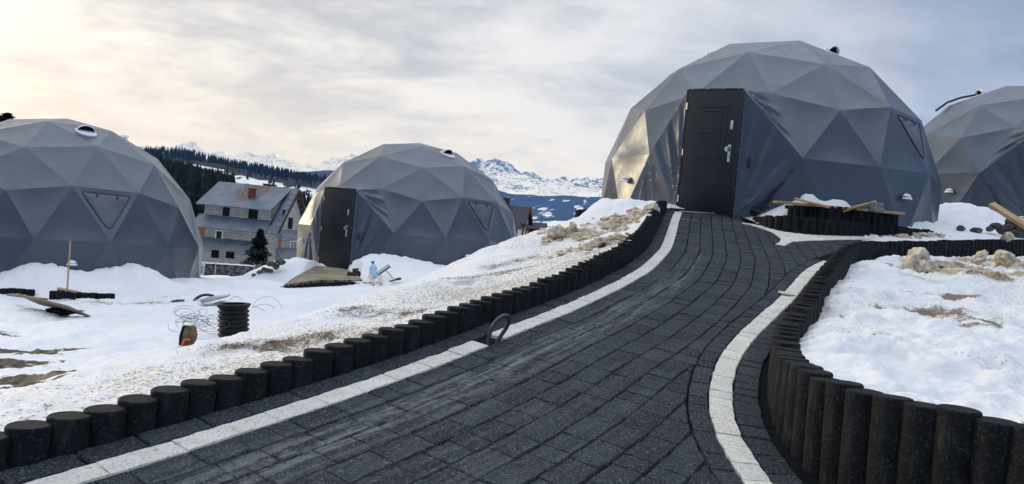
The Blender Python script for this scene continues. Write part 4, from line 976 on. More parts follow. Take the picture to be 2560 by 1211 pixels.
# loose slush crumbs: uncountable
def crumbs(name, spots_, n, label, bed=False):
    mb = MB(); rs = random.Random(n)
    for (x, y, rx, ry, an, s) in spots_:
        for k in range(n):
            r = min(1.3, abs(rs.gauss(0, .6))); t = rs.uniform(0, 6.28); px, py = x+math.cos(t)*r*rx, y+math.sin(t)*r*ry
            if not bed and inside(np.array([px]), np.array([py]), PATHPOLY)[0]: continue
            z = float(BED(px, py)) if bed else gz(px, py); q = rs.uniform(.008, .036)*(1 if rs.random() < .9 else 1.9)
            vs = [Vector((rs.uniform(.6, 1.2)*a*q*1.4, rs.uniform(.6, 1.2)*b*q*1.2, rs.uniform(.5, 1)*c*q)) for a in (-1, 1) for b in (-1, 1) for c in (-.6, .9)]
            M4 = Matrix.Translation((px, py, z+.012)) @ Euler((rs.uniform(-.4, .4), rs.uniform(-.4, .4), rs.uniform(0, 6))).to_matrix().to_4x4()
            mb.add([M4 @ v for v in vs], [(0, 1, 3, 2), (4, 6, 7, 5), (0, 4, 5, 1), (2, 3, 7, 6), (0, 2, 6, 4), (1, 5, 7, 3)])
    o = mb.build(name, ICE); tag(o, label, None, None, 'stuff')
crumbs('slush_rubble', [sp(2200,588,.5,.2,1),sp(2290,588,.5,.15,1)], 60, 'crumbled snow along the foot of the planter end')
crumbs('slush_rubble', SLUSH[:7], 70, 'crumbled sandy slush on the upper left bank')
crumbs('slush_rubble', [bedspot(2320,678,.4,.2,1),bedspot(2400,672,.5,.25,1),bedspot(2480,668,.5,.3,1),bedspot(2545,672,.5,.35,1)], 75, 'crumbled dirty slush across the far part of the snow bed', True)
# dead grass on the bank
def grass():
    mb = MB(); rs = random.Random(5)
    for (x, y, rx, ry, an, s) in GRASSY[:11]:
        for k in range(int(260*rx/.3)):
            a, b = rs.gauss(0, .55)*rx, rs.gauss(0, .5)*ry; px, py = x+a*math.cos(an)-b*math.sin(an), y+a*math.sin(an)+b*math.cos(an)
            if inside(np.array([px]), np.array([py]), PATHPOLY)[0]: continue
            z = gz(px, py)+.012; t = rs.uniform(0, 6.28); l = rs.uniform(.02, .075); p = Vector((px, py, z)); d = Vector((math.cos(t), math.sin(t), rs.uniform(-.1, .12))).normalized(); w_ = Vector((-d.y, d.x, .2)).normalized()*.0018
            q = p+d*l*.6+Vector((0, 0, .008)); e = p+d*l; b0_ = len(mb.v); mb.add([p-w_, p+w_, q+w_, q-w_, e], [(0, 1, 2, 3), (3, 2, 4)])
    tag(mb.build('dry_grass', M['grass']), 'dead brown grass lying on the snow bank', None, None, 'stuff')
grass()

# ------------------------------------------------------------------ terrace of the second dome
tp = [W(x, y, d)+np.array([0, 0, .03]) for x, y, d in TERR]
mb = MB(); mb.prism([Vector(p) for p in tp][::-1], (0, 0, -1), .12)
tt = NT('terrace_paver'); cc_ = tt.coord(); br = tt.n('ShaderNodeTexBrick'); br.inputs['Scale'].default_value = 1; br.inputs['Brick Width'].default_value = .24; br.inputs['Row Height'].default_value = .12; br.inputs['Mortar Size'].default_value = .012
br.inputs['Color1'].default_value = (.20, .16, .11, 1); br.inputs['Color2'].default_value = (.30, .25, .18, 1); br.inputs['Mortar'].default_value = (.04, .035, .028, 1); tt.l(cc_, br.inputs['Vector'])
tt.col(tt.mix(tt.mrange(tt.noise(cc_, 3, 5), .45, .75, 0, .6), br.outputs['Color'], (.38, .34, .28))); tt.set(.85, .25)
tag(mb.build('terrace', tt.mat), 'sand coloured paved terrace before the second dome door', None, None, 'structure')
edge = np.array([W(700,718,16.5), W(760,711,16.7), W(795,706.5,16.9), W(850,705.5,17.1), W(905,705.5,17.3), W(962,706,17.4)])
row(edge, .14, lambda p: p[2], 'dark post edging the front of the sand paved terrace', 'palisade posts edging the terrace', PM)
edge2 = np.array([W(600,731,15.6), W(640,725,15.9), W(690,719.5,16.4)]); row(edge2, .14, lambda p: p[2], 'dark post barely showing in snow left of the terrace edge', 'palisade posts left of the terrace', PM)
GB = 'dark concrete blocks beside the terrace'
for k, (x, y, d, s) in enumerate([(880,688,18.3,.14),(896,683,18.5,.13),(902,676,18.7,.12),(889,677,18.6,.10),(905,689,18.2,.11)]):
    mb = MB(); mb.box((0, 0, 0), (s*1.5, s, s*.75), bev=.01); o = mb.build('concrete_block', M['iron'], None, True); o.location = tuple(W(x, y, d)); o.rotation_euler = (.2*k, .15, k*1.1); tag(o, 'dark concrete block in the snow between terrace and water bottle', 'block', GB)
# bottle
bb = W(934, 691, 17.6); rt = empty('water_bottle', bb, 0, 'large clear blue water bottle with dark blue cap in the snow', 'bottle'); rt.rotation_euler = (0, R_(-9), 0)
mb = MB(); mb.lathe([(.085, -.02), (.09, 0), (.09, .05), (.085, .06), (.09, .07), (.09, .14), (.082, .15), (.09, .16), (.088, .20), (.06, .26), (.035, .285), (.033, .30)], 20); mb.build('bottle_body', M['water'], rt, True, 50)
mb = MB(); mb.lathe([(.038, .295), (.038, .335), (.03, .34)], 16); mb.build('bottle_cap', M['cap'], rt, True, 40)
# rake
rt = empty('rake', W(955, 687, 17.7), 0, 'iron garden rake lying teeth up behind the water bottle', 'rake'); o0 = Vector(W(955, 687, 17.7)); L = lambda x, y, d: Vector(W(x, y, d))-o0
mb = MB(); A, B = L(945,689,17.6), L(976,667,17.7); mb.tube([A, B], .016, 8)
n_ = (B-A).normalized(); up = Vector((-n_.z, 0, n_.x))
for k in range(14): p = A+(B-A)*(k+.5)/14; mb.tube([p, p+up*.09+Vector((0, .0, 0))], [.008, .005], 6)
mb.build('rake_head', M['iron'], rt, True)
mb = MB(); mb.tube([L(966,678,17.68), L(987,701,17.2)], .013, 8); mb.build('handle', M['pine'], rt, True)
mb = MB(); mb.tube([W(974,704,17.1), W(1000,697,17.2)], .016, 8); mb.box(W(996,698,17.2), (.12, .03, .05), (0, R_(-15), 0)); tag(mb.build('hoe', M['iron'], None, True), 'dark iron tool lying on the snow right of the rake', 'tool')
for k, (a, b) in enumerate([((925,688), (934,711)), ((950,690), (952,711))]):
    board(W(*a, 17.35), W(*b, 17.1), .07, .04, M['pale'], 'wooden_stake', ['short pale stake leaning left below the water bottle', 'short pale stake standing upright below the rake'][k], 'stake')

# ------------------------------------------------------------------ boards and blocks on the planter
board(W(1937,505,12.15), W(2256,535,12.35), .16, .035, M['pine'], 'pine_plank', 'long pale plank laid across the top of the planter', 'plank')
board(W(1986,500,12.22)+np.array([0, 0, .02]), W(2075,519,11.98), .10, .028, M['pine'], 'pine_plank', 'short pale plank lying slanted over the planter left end', 'plank', R_(10))
board(W(2120,524,12.05), W(2178,509,12.4), .20, .03, M['pine'], 'pine_plank', 'wide pale plank tilted up against the grey blocks', 'plank', R_(-24))
for k, (x, y) in enumerate([(2191,525), (2192,513.5)]):
    mb = MB(); mb.box((0, 0, 0), (.165-.03*k, .16-.03*k, .072), bev=.006); o = mb.build('concrete_block', M['conc'], None, True); o.location = tuple(W(x, y, 12.15)); o.rotation_euler = (0, .09, .15); tag(o, ['lower grey concrete block on the planter plank', 'upper smaller grey concrete block of the pair on the plank'][k], 'block')
board(W(2478,511,12.9), W(2600,588,12.2), .13, .06, M['pine'], 'wooden_beam', 'raw wooden beam leaning out of the stones at the right edge', 'beam', R_(20))
mb = MB(); mb.prism([W(x, y, 13.0) for x, y in [(1966,512),(1985,512),(1983,550),(1963,551)]], (0, 1, 0), .06); tag(mb.build('wooden_stake', M['pine'], None), 'upright pale stake at the left end of the upper planter ring', 'stake')
for k, (x, y) in enumerate([(1895,519),(1915,517),(1883,529),(1890,534)]):
    mb = MB(); mb.box((0, 0, 0), (.16, .08, .03), bev=.004); o = mb.build('paver_shard', M['paver'], None, True); o.location = tuple(W(x, y, 12.9)); o.rotation_euler = (.2, .1*k, k*.7); tag(o, 'broken dark paver in the snow left of the planter', 'paver', 'broken pavers by the planter')
mb = MB(); q = onp(1967, 735, .012); mb.box(q, (.13, .09, .02), (R_(10), R_(6), .4), .003); tag(mb.build('loose_paver', M['wpaver'], None, True), 'chipped white paver lying loose on the right stripe', 'paver')

# ------------------------------------------------------------------ unfinished block house
def house():
    hx, hy, hz = W(620, 690, 80.0); rz = R_(-6.0)
    org = Vector((hx-.2, hy+3, hz-1.2)); rt = empty('block_house', org, rz, 'unfinished grey block house with rust streaked tin roof and red chimney', 'house')
    k = 80/F_PX
    LX, LY = 8.4, 7.2     # length along x, depth along y (front = -y)
    x0, x1, y0, y1 = -4.9, 3.5, -3.6, 3.6
    zb, z1, z2, ze, zr = 0.0, 4.55, 6.45, 8.05, 10.6
    mb = MB(); mb.box(((x0+x1)/2, 0, z2/2), (LX, LY, z2)); 
    # gable wall (right) and left
    for x in (x0+.12, x1-.12): mb.prism([(x, y0, z2), (x, y1, z2), (x, y1*.80, z2+1.0), (x, 0, zr-.25), (x, y0*.80, z2+1.0)], (1 if x < 0 else -1, 0, 0), .2)
    # front wall of the wide dormer
    mb.box((x0+3.75, y0+.75, (z2+ze)/2-.1), (7.3, .3, ze-z2+.3)); mb.prism([(x0+7.4, y0+.6, z2-.1), (x0+7.4, 0, z2-.1), (x0+7.4, 0, zr-.35), (x0+7.4, y0+.6, ze)], (-1, 0, 0), .2)
    wall = mb.build('wall', M['block'], rt)
    # roofs
    mb = MB(); rd = [(x0-.5, y0-.15, ze-.05), (x0+7.5, y0-.15, ze-.05), (x0+8.0, .15, zr), (x0-.2, .15, zr)]; mb.prism(rd, (0, -.55, 1), .09)
    rd2 = [(x0-.5, y1+.9, z2-.3), (x1+.5, y1+.9, z2-.3), (x1+.45, .05, zr-.02), (x0-.3, .05, zr-.02)]; mb.prism(rd2[::-1], (0, .6, 1), .09)
    rf = mb.build('roof', M['tin'], rt)
    me = rf.data; at = me.attributes.new('rust', 'FLOAT', 'POINT'); at.data.foreach_set('value', np.zeros(len(me.vertices), np.float32))
    # dense front plane for rust streaks
    mb = MB(); nx, ny = 60, 16; vs = []; ru = []
    for j in range(ny+1):
        t = j/ny
        for i in range(nx+1):
            s = i/nx; a = Vector(rd[0])*(1-s)+Vector(rd[1])*s; b = Vector(rd[3])*(1-s)+Vector(rd[2])*s; p = a*(1-t)+b*t; nrm = Vector((0, -.62, .78))
            seam = .015 if (i % 3 == 0) else 0
            vs.append(p+nrm*(.11+seam)); ru.append(1.0*math.exp(-((s-.53-.10*(t-.6))/.17)**2)*(1 if t > .25 else t*4)*max(0, min(1, (t-.15)*2)))
    mb.add(vs, [(j*(nx+1)+i, j*(nx+1)+i+1, (j+1)*(nx+1)+i+1, (j+1)*(nx+1)+i) for j in range(ny) for i in range(nx)])
    sh = mb.build('roof_sheet', M['tin'], rf); at = sh.data.attributes.new('rust', 'FLOAT', 'POINT'); at.data.foreach_set('value', np.array(ru, np.float32))
    # steep main roof strip at the gable (seen right of the dormer) and its lower front skirt
    mb = MB(); mb.prism([(x0+7.75, y0-1.0, z2-.75), (x1+.45, y0-1.0, z2-.75), (x1+.45, .1, zr+.02), (x0+7.75, .1, zr+.02)], (0, -.8, .6), .08)
    mb.prism([(x0-.5, y0-1.0, z2-.75), (x0+7.45, y0-1.0, z2-.75), (x0+7.45, y0+.6, z2+.55), (x0-.4, y0+.6, z2+.55)], (0, -.5, .8), .08)
    mb.prism([(x0-.4, y0-.95, z1-.85), (x0+6.6, y0-.95, z1-.85), (x0+6.6, y0+.0, z1+.15), (x0-.4, y0+.0, z1+.15)], (0, -.6, .8), .08)
    mb.prism([(x1-.0, y0-.6, z2-.25), (x1-.0, y1+.6, z2-.25), (x1+1.0, y1+.7, z2-1.05), (x1+1.0, y0-.8, z2-1.05)][::-1], (.5, 0, .8), .08)
    mb.prism([(x1+.0, y0-.3, z1-.2), (x1+.0, y1+.4, z1-.2), (x1+.8, y1+.4, z1-1.4), (x1+.8, y0-.4, z1-1.4)][::-1], (.7, 0, .6), .08)
    sk = mb.build('skirt_roof', M['tin'], rt); at = sk.data.attributes.new('rust', 'FLOAT', 'POINT'); at.data.foreach_set('value', np.zeros(len(sk.data.vertices), np.float32))
    # gable timbers
    mb = MB()
    for s in (-1, 1):
        a, b = Vector((x1+.42, s*(abs(y0)+.85), z2-.55)), Vector((x1+.42, s*.05, zr-.12)); mb.tube([a, b], .13, 6)
        for t in np.linspace(.12, .88, 7): p = a.lerp(b, t); mb.box(p+Vector((-.3, 0, .02)), (.7, .10, .12))
    mb.build('gable_timber', M['rafter'], rt)
    # chimneys
    mb = MB(); mb.box((x0+4.5, -1.9, 9.35), (.58, .58, 1.6)); mb.box((x0+4.5, -1.9, 10.15), (.68, .68, .1)); mb.build('chimney', M['brick'], rt)
    mb = MB(); mb.box((x0+5.1, .8, zr-.1), (1.1, .6, .7)); mb.box((x0+5.1, .8, zr+.27), (1.25, .75, .1)); mb.build('chimney_cap', M['rafter'], rt)
    # openings
    def opening(c, w_, h_, face, frame=None, name='window', lab=None):
        f = MB(); t = .12
        def put(m_, dx, dz, ww, hh_, off):
            if face == 'y': m_.box((c[0]+dx, c[1]+off, c[2]+dz), (ww, .1, hh_))
            else: m_.box((c[0]+off, c[1]+dx, c[2]+dz), (.1, ww, hh_))
        sgn = -1 if face == 'y' else 1
        if frame:
            put(f, 0, h_/2, w_+t, t, sgn*.05); put(f, 0, -h_/2, w_+t, t, sgn*.05); put(f, -w_/2, 0, t, h_-t, sgn*.05); put(f, w_/2, 0, t, h_-t, sgn*.05)
            if w_ > .95: put(f, 0, 0, t*.7, h_-t, sgn*.045)
        else: put(f, 0, -h_/2-.03, w_+.2, .08, sgn*.06)
        o = f.build(name, frame or M['galv'], rt)
        g = MB(); put(g, 0, 0, w_-.02, h_-.02, sgn*.0); g.build('pane', M['glass'] if frame else M['hole'], o)
        return o
    yd = y0+.6
    opening((x0+2.45, yd, z2+1.05), .75, .95, 'y'); opening((x0+5.35, yd, z2+1.0), 1.0, 1.2, 'y')
    opening((x0+2.25, y0, z1+.5), .72, .98, 'y', M['wframe']); opening((x0+2.0, y0, z1-1.45), .8, .8, 'y'); opening((x0+3.6, y0, z1-1.4), .9, .7, 'y')
    opening((x1, -.5, z2+.5), .9, 1.2, 'x'); opening((x1, .6, z1+.0), 1.7, 1.1, 'x', M['wframe']); opening((x1, -2.6, zr-2.6), .5, .6, 'x')
    mb = MB(); mb.box((x0+.35, y0-.03, z1+.75), (.55, .06, .85)); mb.build('shutter', M['orw'], rt); mb = MB(); mb.box((x1+.03, -2.9, z1+.1), (.06, .5, 1.4)); mb.build('shutter', M['orw'], rt)
    return rt
house()
# spruce before the house
def needle_tree(name, base, h, r, n, label, cat, group=None, seed=0, stem=.12):
    rs = random.Random(seed); rt = empty(name, base, rs.uniform(0, 6), label, cat, group)
    mb = MB(); mb.tube([(0, 0, -.3), (0, 0, h*.5), (0, 0, h*.96)], [stem, stem*.6, .02], 8); mb.build('trunk', M['bark'], rt, True)
    mb = MB()
    for k in range(n):
        t = rs.random()**.85; z = h*(.05+.95*t); R = r*(1-t)**.85*(1+.3*math.sin(z*5/h*6+seed))+.05; a = rs.uniform(0, 6.283); q = R*rs.uniform(.35, 1.08)
        p = Vector((math.cos(a)*q, math.sin(a)*q, z-.12*q)); l = rs.uniform(.5, 1)*h*.085; d = Vector((math.cos(a), math.sin(a), rs.uniform(-.55, .15))).normalized(); s = Vector((-d.y, d.x, rs.uniform(-.4, .4))).normalized()*l*.32
        mb.add([p-d*l*.4, p+s, p+d*l*.7, p-s], [(0, 1, 2), (0, 2, 3)])
    mb.build('crown', M['leaf'], rt); return rt
g_ = W(641, 688, 66.0); needle_tree('spruce_tree', (g_[0], g_[1], g_[2]-.6), 4.5, 1.5, 4200, 'dark bushy spruce in front of the block house', 'tree', None, 3)
for k, (x, yt, d, h) in enumerate([(22, 284, 58, 9.5), (2, 289, 62, 9.5)]):
    w_ = W(x, yt, d); needle_tree('spruce_tree', (w_[0], w_[1], w_[2]-h), h, 1.5, 1300, ['spruce tip rising behind the top of the left dome', 'spruce tip at the left picture edge behind the dome'][k], 'tree', None, k+5, .15)
# bare trees
def bare_tree(base, h, label, seed):
    rs = random.Random(seed); rt = empty('bare_tree', base, 0, label, 'tree'); mt = MB(); mc = MB()
    def grow(p, d, l, r, lev, m_):
        q = [p]; dd = d.copy()
        for k in range(4): dd = (dd+Vector((rs.gauss(0, .12), rs.gauss(0, .12), rs.gauss(.03, .06)))).normalized(); q.append(q[-1]+dd*l/4)
        m_.tube(q, [r*(1-.14*k) for k in range(5)], 6 if lev < 2 else 4)
        if lev < 5:
            for k in range(rs.choice([2, 3, 3, 4])):
                nd = (dd+Vector((rs.gauss(0, .55), rs.gauss(0, .55), rs.gauss(.1, .3)))).normalized(); grow(q[rs.choice([2, 3, 4, 4])], nd, l*rs.uniform(.55, .8), r*.52, lev+1, mc)
    grow(Vector((0, 0, -.3)), Vector((0, 0, 1)), h*.34, h*.018, 0, mt); mt.build('trunk', M['twig'], rt, True); mc.build('crown', M['twig'], rt); return rt
w_ = W(2568, 165, 42); bare_tree((w_[0]+.6, w_[1], gz(w_[0], w_[1])-.2), float(w_[2]-gz(w_[0], w_[1]))*1.02, 'bare tree rising behind the right dome at the picture corner', 2)
w_ = W(2345, 262, 46); bare_tree((w_[0], w_[1], gz(w_[0], w_[1])-.2), float(w_[2]-gz(w_[0], w_[1]))*.98, 'thin bare treetop between the largest dome and the right dome', 9)

# ------------------------------------------------------------------ fences before the house
def gabion():
    a, b = W(507, 691, 60.0), W(633, 690, 62.0); a[2] -= .1; b[2] -= .1; L_ = math.hypot(b[0]-a[0], b[1]-a[1]); rt = empty('gabion_fence', a, math.atan2(b[1]-a[1], b[0]-a[0]), 'stone filled gabion fence with pale posts and a cap of snow', 'fence')
    mb = MB(); rs = random.Random(3); H_ = 1.12
    for k in range(520):
        x, z = rs.uniform(.05, L_-.05), rs.uniform(.04, H_-.05); q = rs.uniform(.05, .10)
        M4 = Matrix.Translation((x, rs.uniform(-.12, .02), z)) @ Euler((rs.uniform(0, 3), rs.uniform(0, 3), rs.uniform(0, 3))).to_matrix().to_4x4(); mb.M = M4; mb.box((0, 0, 0), (q*1.5, q*1.2, q))
    mb.M = Matrix.Identity(4); mb.box((L_/2, .08, H_/2), (L_, .16, H_)); mb.build('stone_fill', M['gab'], rt)
    for x in (0, L_*.22, L_): mb = MB(); mb.box((x, -.16, H_/2+.06), (.07, .07, H_+.15)); mb.build('post', M['galv'], rt)
    mb = MB(); n = 60; vs = []
    for i in range(n+1):
        x = L_*i/n; h = .05+.05*abs(float(vnoise(i*.35, 3.1))); vs += [(x, -.15, H_-.01), (x, -.06, H_+h), (x, .08, H_+h), (x, .17, H_-.01)]
    mb.add(vs, [(i*4+k, i*4+4+k, i*4+5+k, i*4+1+k) for i in range(n) for k in range(3)]); mb.build('snow_cap', M['snow'], rt, True)
gabion()
def picket():
    a, b = W(634, 690, 62.0), W(690, 686, 63.0); L_ = math.hypot(b[0]-a[0], b[1]-a[1]); rt = empty('picket_fence', a, math.atan2(b[1]-a[1], b[0]-a[0]), 'low weathered board fence right of the gabion fence', 'fence')
    mb = MB(); x = 0; rs = random.Random(2)
    while x < L_: h = .95+rs.uniform(-.05, .05)+.12*(1-abs((x % .6)-.3)/.3); mb.box((x, 0, h/2-.1), (.09, .025, h)); x += .105
    mb.build('pickets', M['fencew'], rt); mb = MB(); mb.box((L_/2, .04, .25), (L_, .04, .07)); mb.box((L_/2, .04, .7), (L_, .04, .07)); mb.build('rail', M['fencew'], rt)
picket()
# ------------------------------------------------------------------ highlander house right of the second dome
def chalet():
    c = W(1300, 604, 112.0); rt = empty('timber_house', (c[0]-2.1, c[1]+3, c[2]-.3), R_(-14), 'white house with steep dark tiled roof and red timber gable', 'house')
    mb = MB(); mb.box((0, 0, 1.4), (5.4, 5.0, 2.8)); mb.prism([(2.7, -2.5, 2.8), (2.7, 2.5, 2.8), (2.7, 0, 5.1)], (-1, 0, 0), 5.4); mb.build('wall', M['render'], rt)
    mb = MB()
    for s in (-1, 1): mb.prism([(-3.3, s*3.2, 2.0), (3.3, s*3.2, 2.0), (3.1, s*-.02, 5.35), (-3.1, s*-.02, 5.35)][::s], (0, s*.7, .7), .12)
    mb.prism([(2.7, -3.0, 2.9), (4.3, -3.0, 2.25), (4.3, 3.0, 2.25), (2.7, 3.0, 2.9)], (.3, 0, .9), .1)
    rf = mb.build('roof', M['tile'], rt); mb = MB(); mb.box((-.4, -.3, 5.6), (.95, .8, 1.6)); mb.box((-.4, -.3, 6.45), (1.1, .95, .12)); mb.build('chimney', M['rafter'], rf)
    mb = MB()
    for s in (-1, 1): mb.tube([(3.28, s*3.15, 2.05), (3.28, 0, 5.4)], .13, 5); mb.box((3.9, s*2.4, 1.2), (.22, .22, 2.4))
    mb.build('gable_timber', M['redwood'], rt)
    for x in (-1.6, .2, 1.9): mb = MB(); mb.box((x, -2.52, 1.5), (.75, .06, 1.3)); mb.build('window', M['glass'], rt)
    for y in (-1.2, 1.2): mb = MB(); mb.box((2.73, y, 1.5), (.06, .8, 1.4)); mb.build('window', M['glass'], rt)
    mb = MB(); mb.box((4.3, 2.0, 1.0), (2.0, 3.0, 2.0)); mb.build('annex_wall', M['render'], rt)
    mb = MB()
    for s in (-1, 1): mb.prism([(3.4, 2.0+s*1.9, 1.75), (5.7, 2.0+s*1.9, 1.75), (5.5, 2.0, 3.3), (3.5, 2.0, 3.3)][::s], (0, s*.7, .7), .1)
    mb.build('annex_roof', M['tile'], rt)
chalet()

# ------------------------------------------------------------------ far land
def horizon(x): return 605.5+(x-1280)*math.tan(ROLL)
def azof(px): r = ray(px, horizon(px)); return r[0]
def far_sheet(name, layers, n_az, rad_steps, mat, label, px0, px1, noise_=None, attrs_fn=None):
    """layers: list of (distance, {px: picture row of the ground there}); heights are elevation times distance"""
    pxs = np.linspace(px0, px1, n_az); us = np.array([azof(p) for p in pxs]); hz = np.array([horizon(p) for p in pxs])
    ds = np.array([l[0] for l in layers], float); E = np.array([[(hz[k]-np.interp(pxs[k], [q[0] for q in l[1]], [q[1] for q in l[1]]))/F_PX for k in range(n_az)] for l in layers])
    dd = np.geomspace(ds[0], ds[-1], rad_steps); X = []; Z = []
    ld = np.log(ds)
    for d in dd:
        t = np.log(d); k = min(max(int(np.searchsorted(ld, t))-1, 0), len(ds)-2); f = (t-ld[k])/(ld[k+1]-ld[k]); f = f
        e = E[k]*ds[k]*(1-f)+E[k+1]*ds[k+1]*f; X.append(us*d); Z.append(e)
    X = np.array(X); Z = np.array(Z); Y = np.repeat(dd[:, None], n_az, 1)
    if noise_: Z = Z+noise_(X, Y, Z)
    m_ = n_az; i, j = np.meshgrid(np.arange(rad_steps-1), np.arange(n_az-1), indexing='ij'); a = (i*m_+j).ravel()
    at = attrs_fn(X, Y, Z) if attrs_fn else None
    o = big_mesh(name, np.stack([X.ravel(), Y.ravel(), Z.ravel()], 1), np.stack([a, a+1, a+m_+1, a+m_], 1), mat, True, at); tag(o, label, None, None, 'structure')
    return X, Y, Z
HILL = mat_forest_hill('wooded_snow_hill', scale=.03)
def L_(*q): return list(q)
near_layers = [
 (85, L_((-1400,560),(0,575),(500,665),(900,690),(1300,700),(2000,700),(2560,690),(3600,700))),
 (200, L_((-1400,470),(0,520),(480,560),(800,590),(1300,640),(1600,650),(2560,720),(3600,760))),
 (420, L_((-1400,360),(0,430),(380,455),(480,478),(560,505),(700,520),(860,525),(1300,625),(1600,640),(2560,735),(3600,790))),
 (620, L_((-1400,330),(0,395),(380,428),(420,436),(470,454),(520,474),(560,488),(650,498),(760,500),(860,506),(1300,622),(1600,632),(2560,735),(3600,790))),
 (760, L_((-1400,330),(0,395),(380,425),(440,432),(510,445),(600,462),(700,482),(800,500),(860,504),(1300,622),(1600,630),(2560,735),(3600,790))),
 (1050, L_((-1400,330),(0,388),(380,404),(440,410),(500,418),(560,428),(640,442),(720,452),(800,463),(860,470),(1300,620),(1600,628),(2560,735),(3600,790))),
 (1500, L_((-1400,310),(0,360),(340,380),(400,380),(440,382),(480,392),(520,402),(560,411),(620,419),(660,428),(720,443),(760,450),(860,458),(1300,619),(1600,626),(2560,735),(3600,790))),
 (1900, L_((-1400,330),(0,380),(400,400),(700,455),(860,470),(1300,618),(1600,625),(2560,735),(3600,790)))]
FIELDPX = [(510,642,421,445,900),(490,720,440,478,800),(620,720,455,470,900),(700,800,432,452,1200),(560,620,408,420,1300),(740,800,452,470,1000),(405,418,378,384,1450),(440,480,410,418,1000),(660,700,440,452,1100)]
def hill_field(X, Y, Z):
    u = X/Y; v = Z/Y; px = 1280+F_PX*(u*cR+v*sR); py = 605.5-F_PX*(-u*sR+v*cR)
    lin = np.interp(px, [380,440,500,560,640,720,800], [404,408,416,430,446,462,474]); f = 1.0*np.exp(-((py-lin-12)/13)**2)*sstep(470, 520, px)*(1-.75*sstep(.05, .4, fbm(px/26+3, py/7, 3, 44)))
    f = np.maximum(f, .9*np.exp(-((py-np.interp(px, [380,440,480,520,580], [402,408,413,420,430]))/3.0)**2)*(px < 560)); f = np.maximum(f, .8*np.exp(-((py-np.interp(px, [500,640,720,800], [452,478,492,505]))/7)**2)*sstep(500, 540, px))
    f = f*(Y > 640)+.75*np.exp(-(((px-412)/8)**2+((py-383)/4)**2)); f = np.where(Y < 180, 1, f); f = np.where((px > 900) & (Y < 1900), .85, f)
    return dict(field=np.clip(f, 0, 1).ravel())
XH, YH, ZH = far_sheet('hills', near_layers, 520, 220, HILL, 'wooded hill with snowy clearings behind the block house', -900, 2800, lambda X, Y, Z: 2.2*fbm(X/70, Y/70, 4, 5)*np.clip(Y/500-.2, 0, 1), hill_field)
# forest: thousands of spruces that read as one mass, denser off the clearings
def spruce_low(h, seed):
    rs = random.Random(seed); vs = []; fs = []
    for k in range(6):
        t0, t1 = k/6, min(1, (k+1.7)/6); r = h*.17*(1-t0)**.9+.15; z0, z1 = h*(.06+.94*t0), h*(.06+.94*t1); b = len(vs); n = 7
        for q in range(n): a = 6.283*(q+rs.random()*.5)/n; rr = r*rs.uniform(.6, 1.15); vs.append((math.cos(a)*rr, math.sin(a)*rr, z0+rs.uniform(-.3, .3)))
        vs.append((0, 0, z1)); fs += [(b+q, b+(q+1) % n, b+n) for q in range(n)]
    return np.array(vs), fs
SPR = [spruce_low(11, k) for k in range(5)]
fieldv = hill_field(XH, YH, ZH)['field'].reshape(XH.shape)
def plant(n, cond, hs, seed):
    rs = np.random.default_rng(seed); out = []
    nr, na = XH.shape; tries = 0
    while len(out) < n and tries < n*40:
        tries += 1; i = rs.integers(0, nr-1); j = rs.integers(0, na-1); px = np.linspace(-900, 2800, na)[j]
        if not cond(px, YH[i, j], fieldv[i, j], rs): continue
        t, s = rs.random(), rs.random(); i2 = i+1
        x = XH[i, j]*(1-t)+XH[i2, min(j+1, na-1)]*t; y = YH[i, j]*(1-t)+YH[i2, j]*t
        z = ZH[i, j]*(1-t)+ZH[i2, j]*t; out.append((x, y, z, rs.uniform(*hs)))
    return out
def forest(name, pts, label):
    V = []; Fc = []; b = 0; rs = np.random.default_rng(3)
    for (x, y, z, h) in pts:
        v, f = SPR[rs.integers(0, 5)]; a = rs.uniform(0, 6.28); s = h/11; w_ = s*rs.uniform(.75, 1.2); c, q = math.cos(a), math.sin(a)
        V.append(np.stack([(v[:, 0]*c-v[:, 1]*q)*w_+x, (v[:, 0]*q+v[:, 1]*c)*w_+y, v[:, 2]*s+z-1], 1)); Fc += [tuple(b+k for k in ff) for ff in f]; b += len(v)
    o = mesh_obj(name, np.vstack(V), Fc, M['leaf']); tag(o, label, None, None, 'stuff')
forest('forest', plant(1500, lambda px, d, f, r: 300 < px < 900 and 1150 < d < 1650 and f < .3, (9, 15), 1), 'spruce forest along the ridge of the hill')
forest('forest', plant(2600, lambda px, d, f, r: 100 < px < 570 and 170 < d < 640, (9, 15), 2), 'dark spruce forest on the lower slope behind the house')
forest('forest', plant(700, lambda px, d, f, r: 560 < px < 900 and 260 < d < 600, (5, 8.5), 6), 'dark low spruce wood right of the block house')
forest('forest', plant(260, lambda px, d, f, r: 440 < px < 900 and 660 < d < 1250 and r.random() < (.9 if f < .3 else .0)*(1 if px > 660 or d > 1060 else .18), (7, 12), 3), 'spruces scattered between the snowy clearings')
forest('forest', plant(500, lambda px, d, f, r: -500 < px < 300 and 400 < d < 1500, (9, 15), 4), 'spruce forest behind the left dome')
tm = MB(); tm.add([tuple(p) for p in SPR[0][0]], SPR[0][1]); tob = tm.build('spruce_tree', M['leaf']); tme = tob.data; bpy.data.objects.remove(tob)
for (x, y, z, h) in plant(34, lambda px, d, f, r: 500 < px < 810 and 720 < d < 1150 and .35 < f, (7, 13), 8):
    o = bpy.data.objects.new('spruce_tree', tme); COL.objects.link(o); o.location = (x, y, z-.8); o.scale = (h/11*.9, h/11*.9, h/11); o.rotation_euler.z = random.uniform(0, 6); tag(o, 'small lone spruce standing on the snowy clearings of the hill', 'tree', 'lone spruces on the hill clearings')

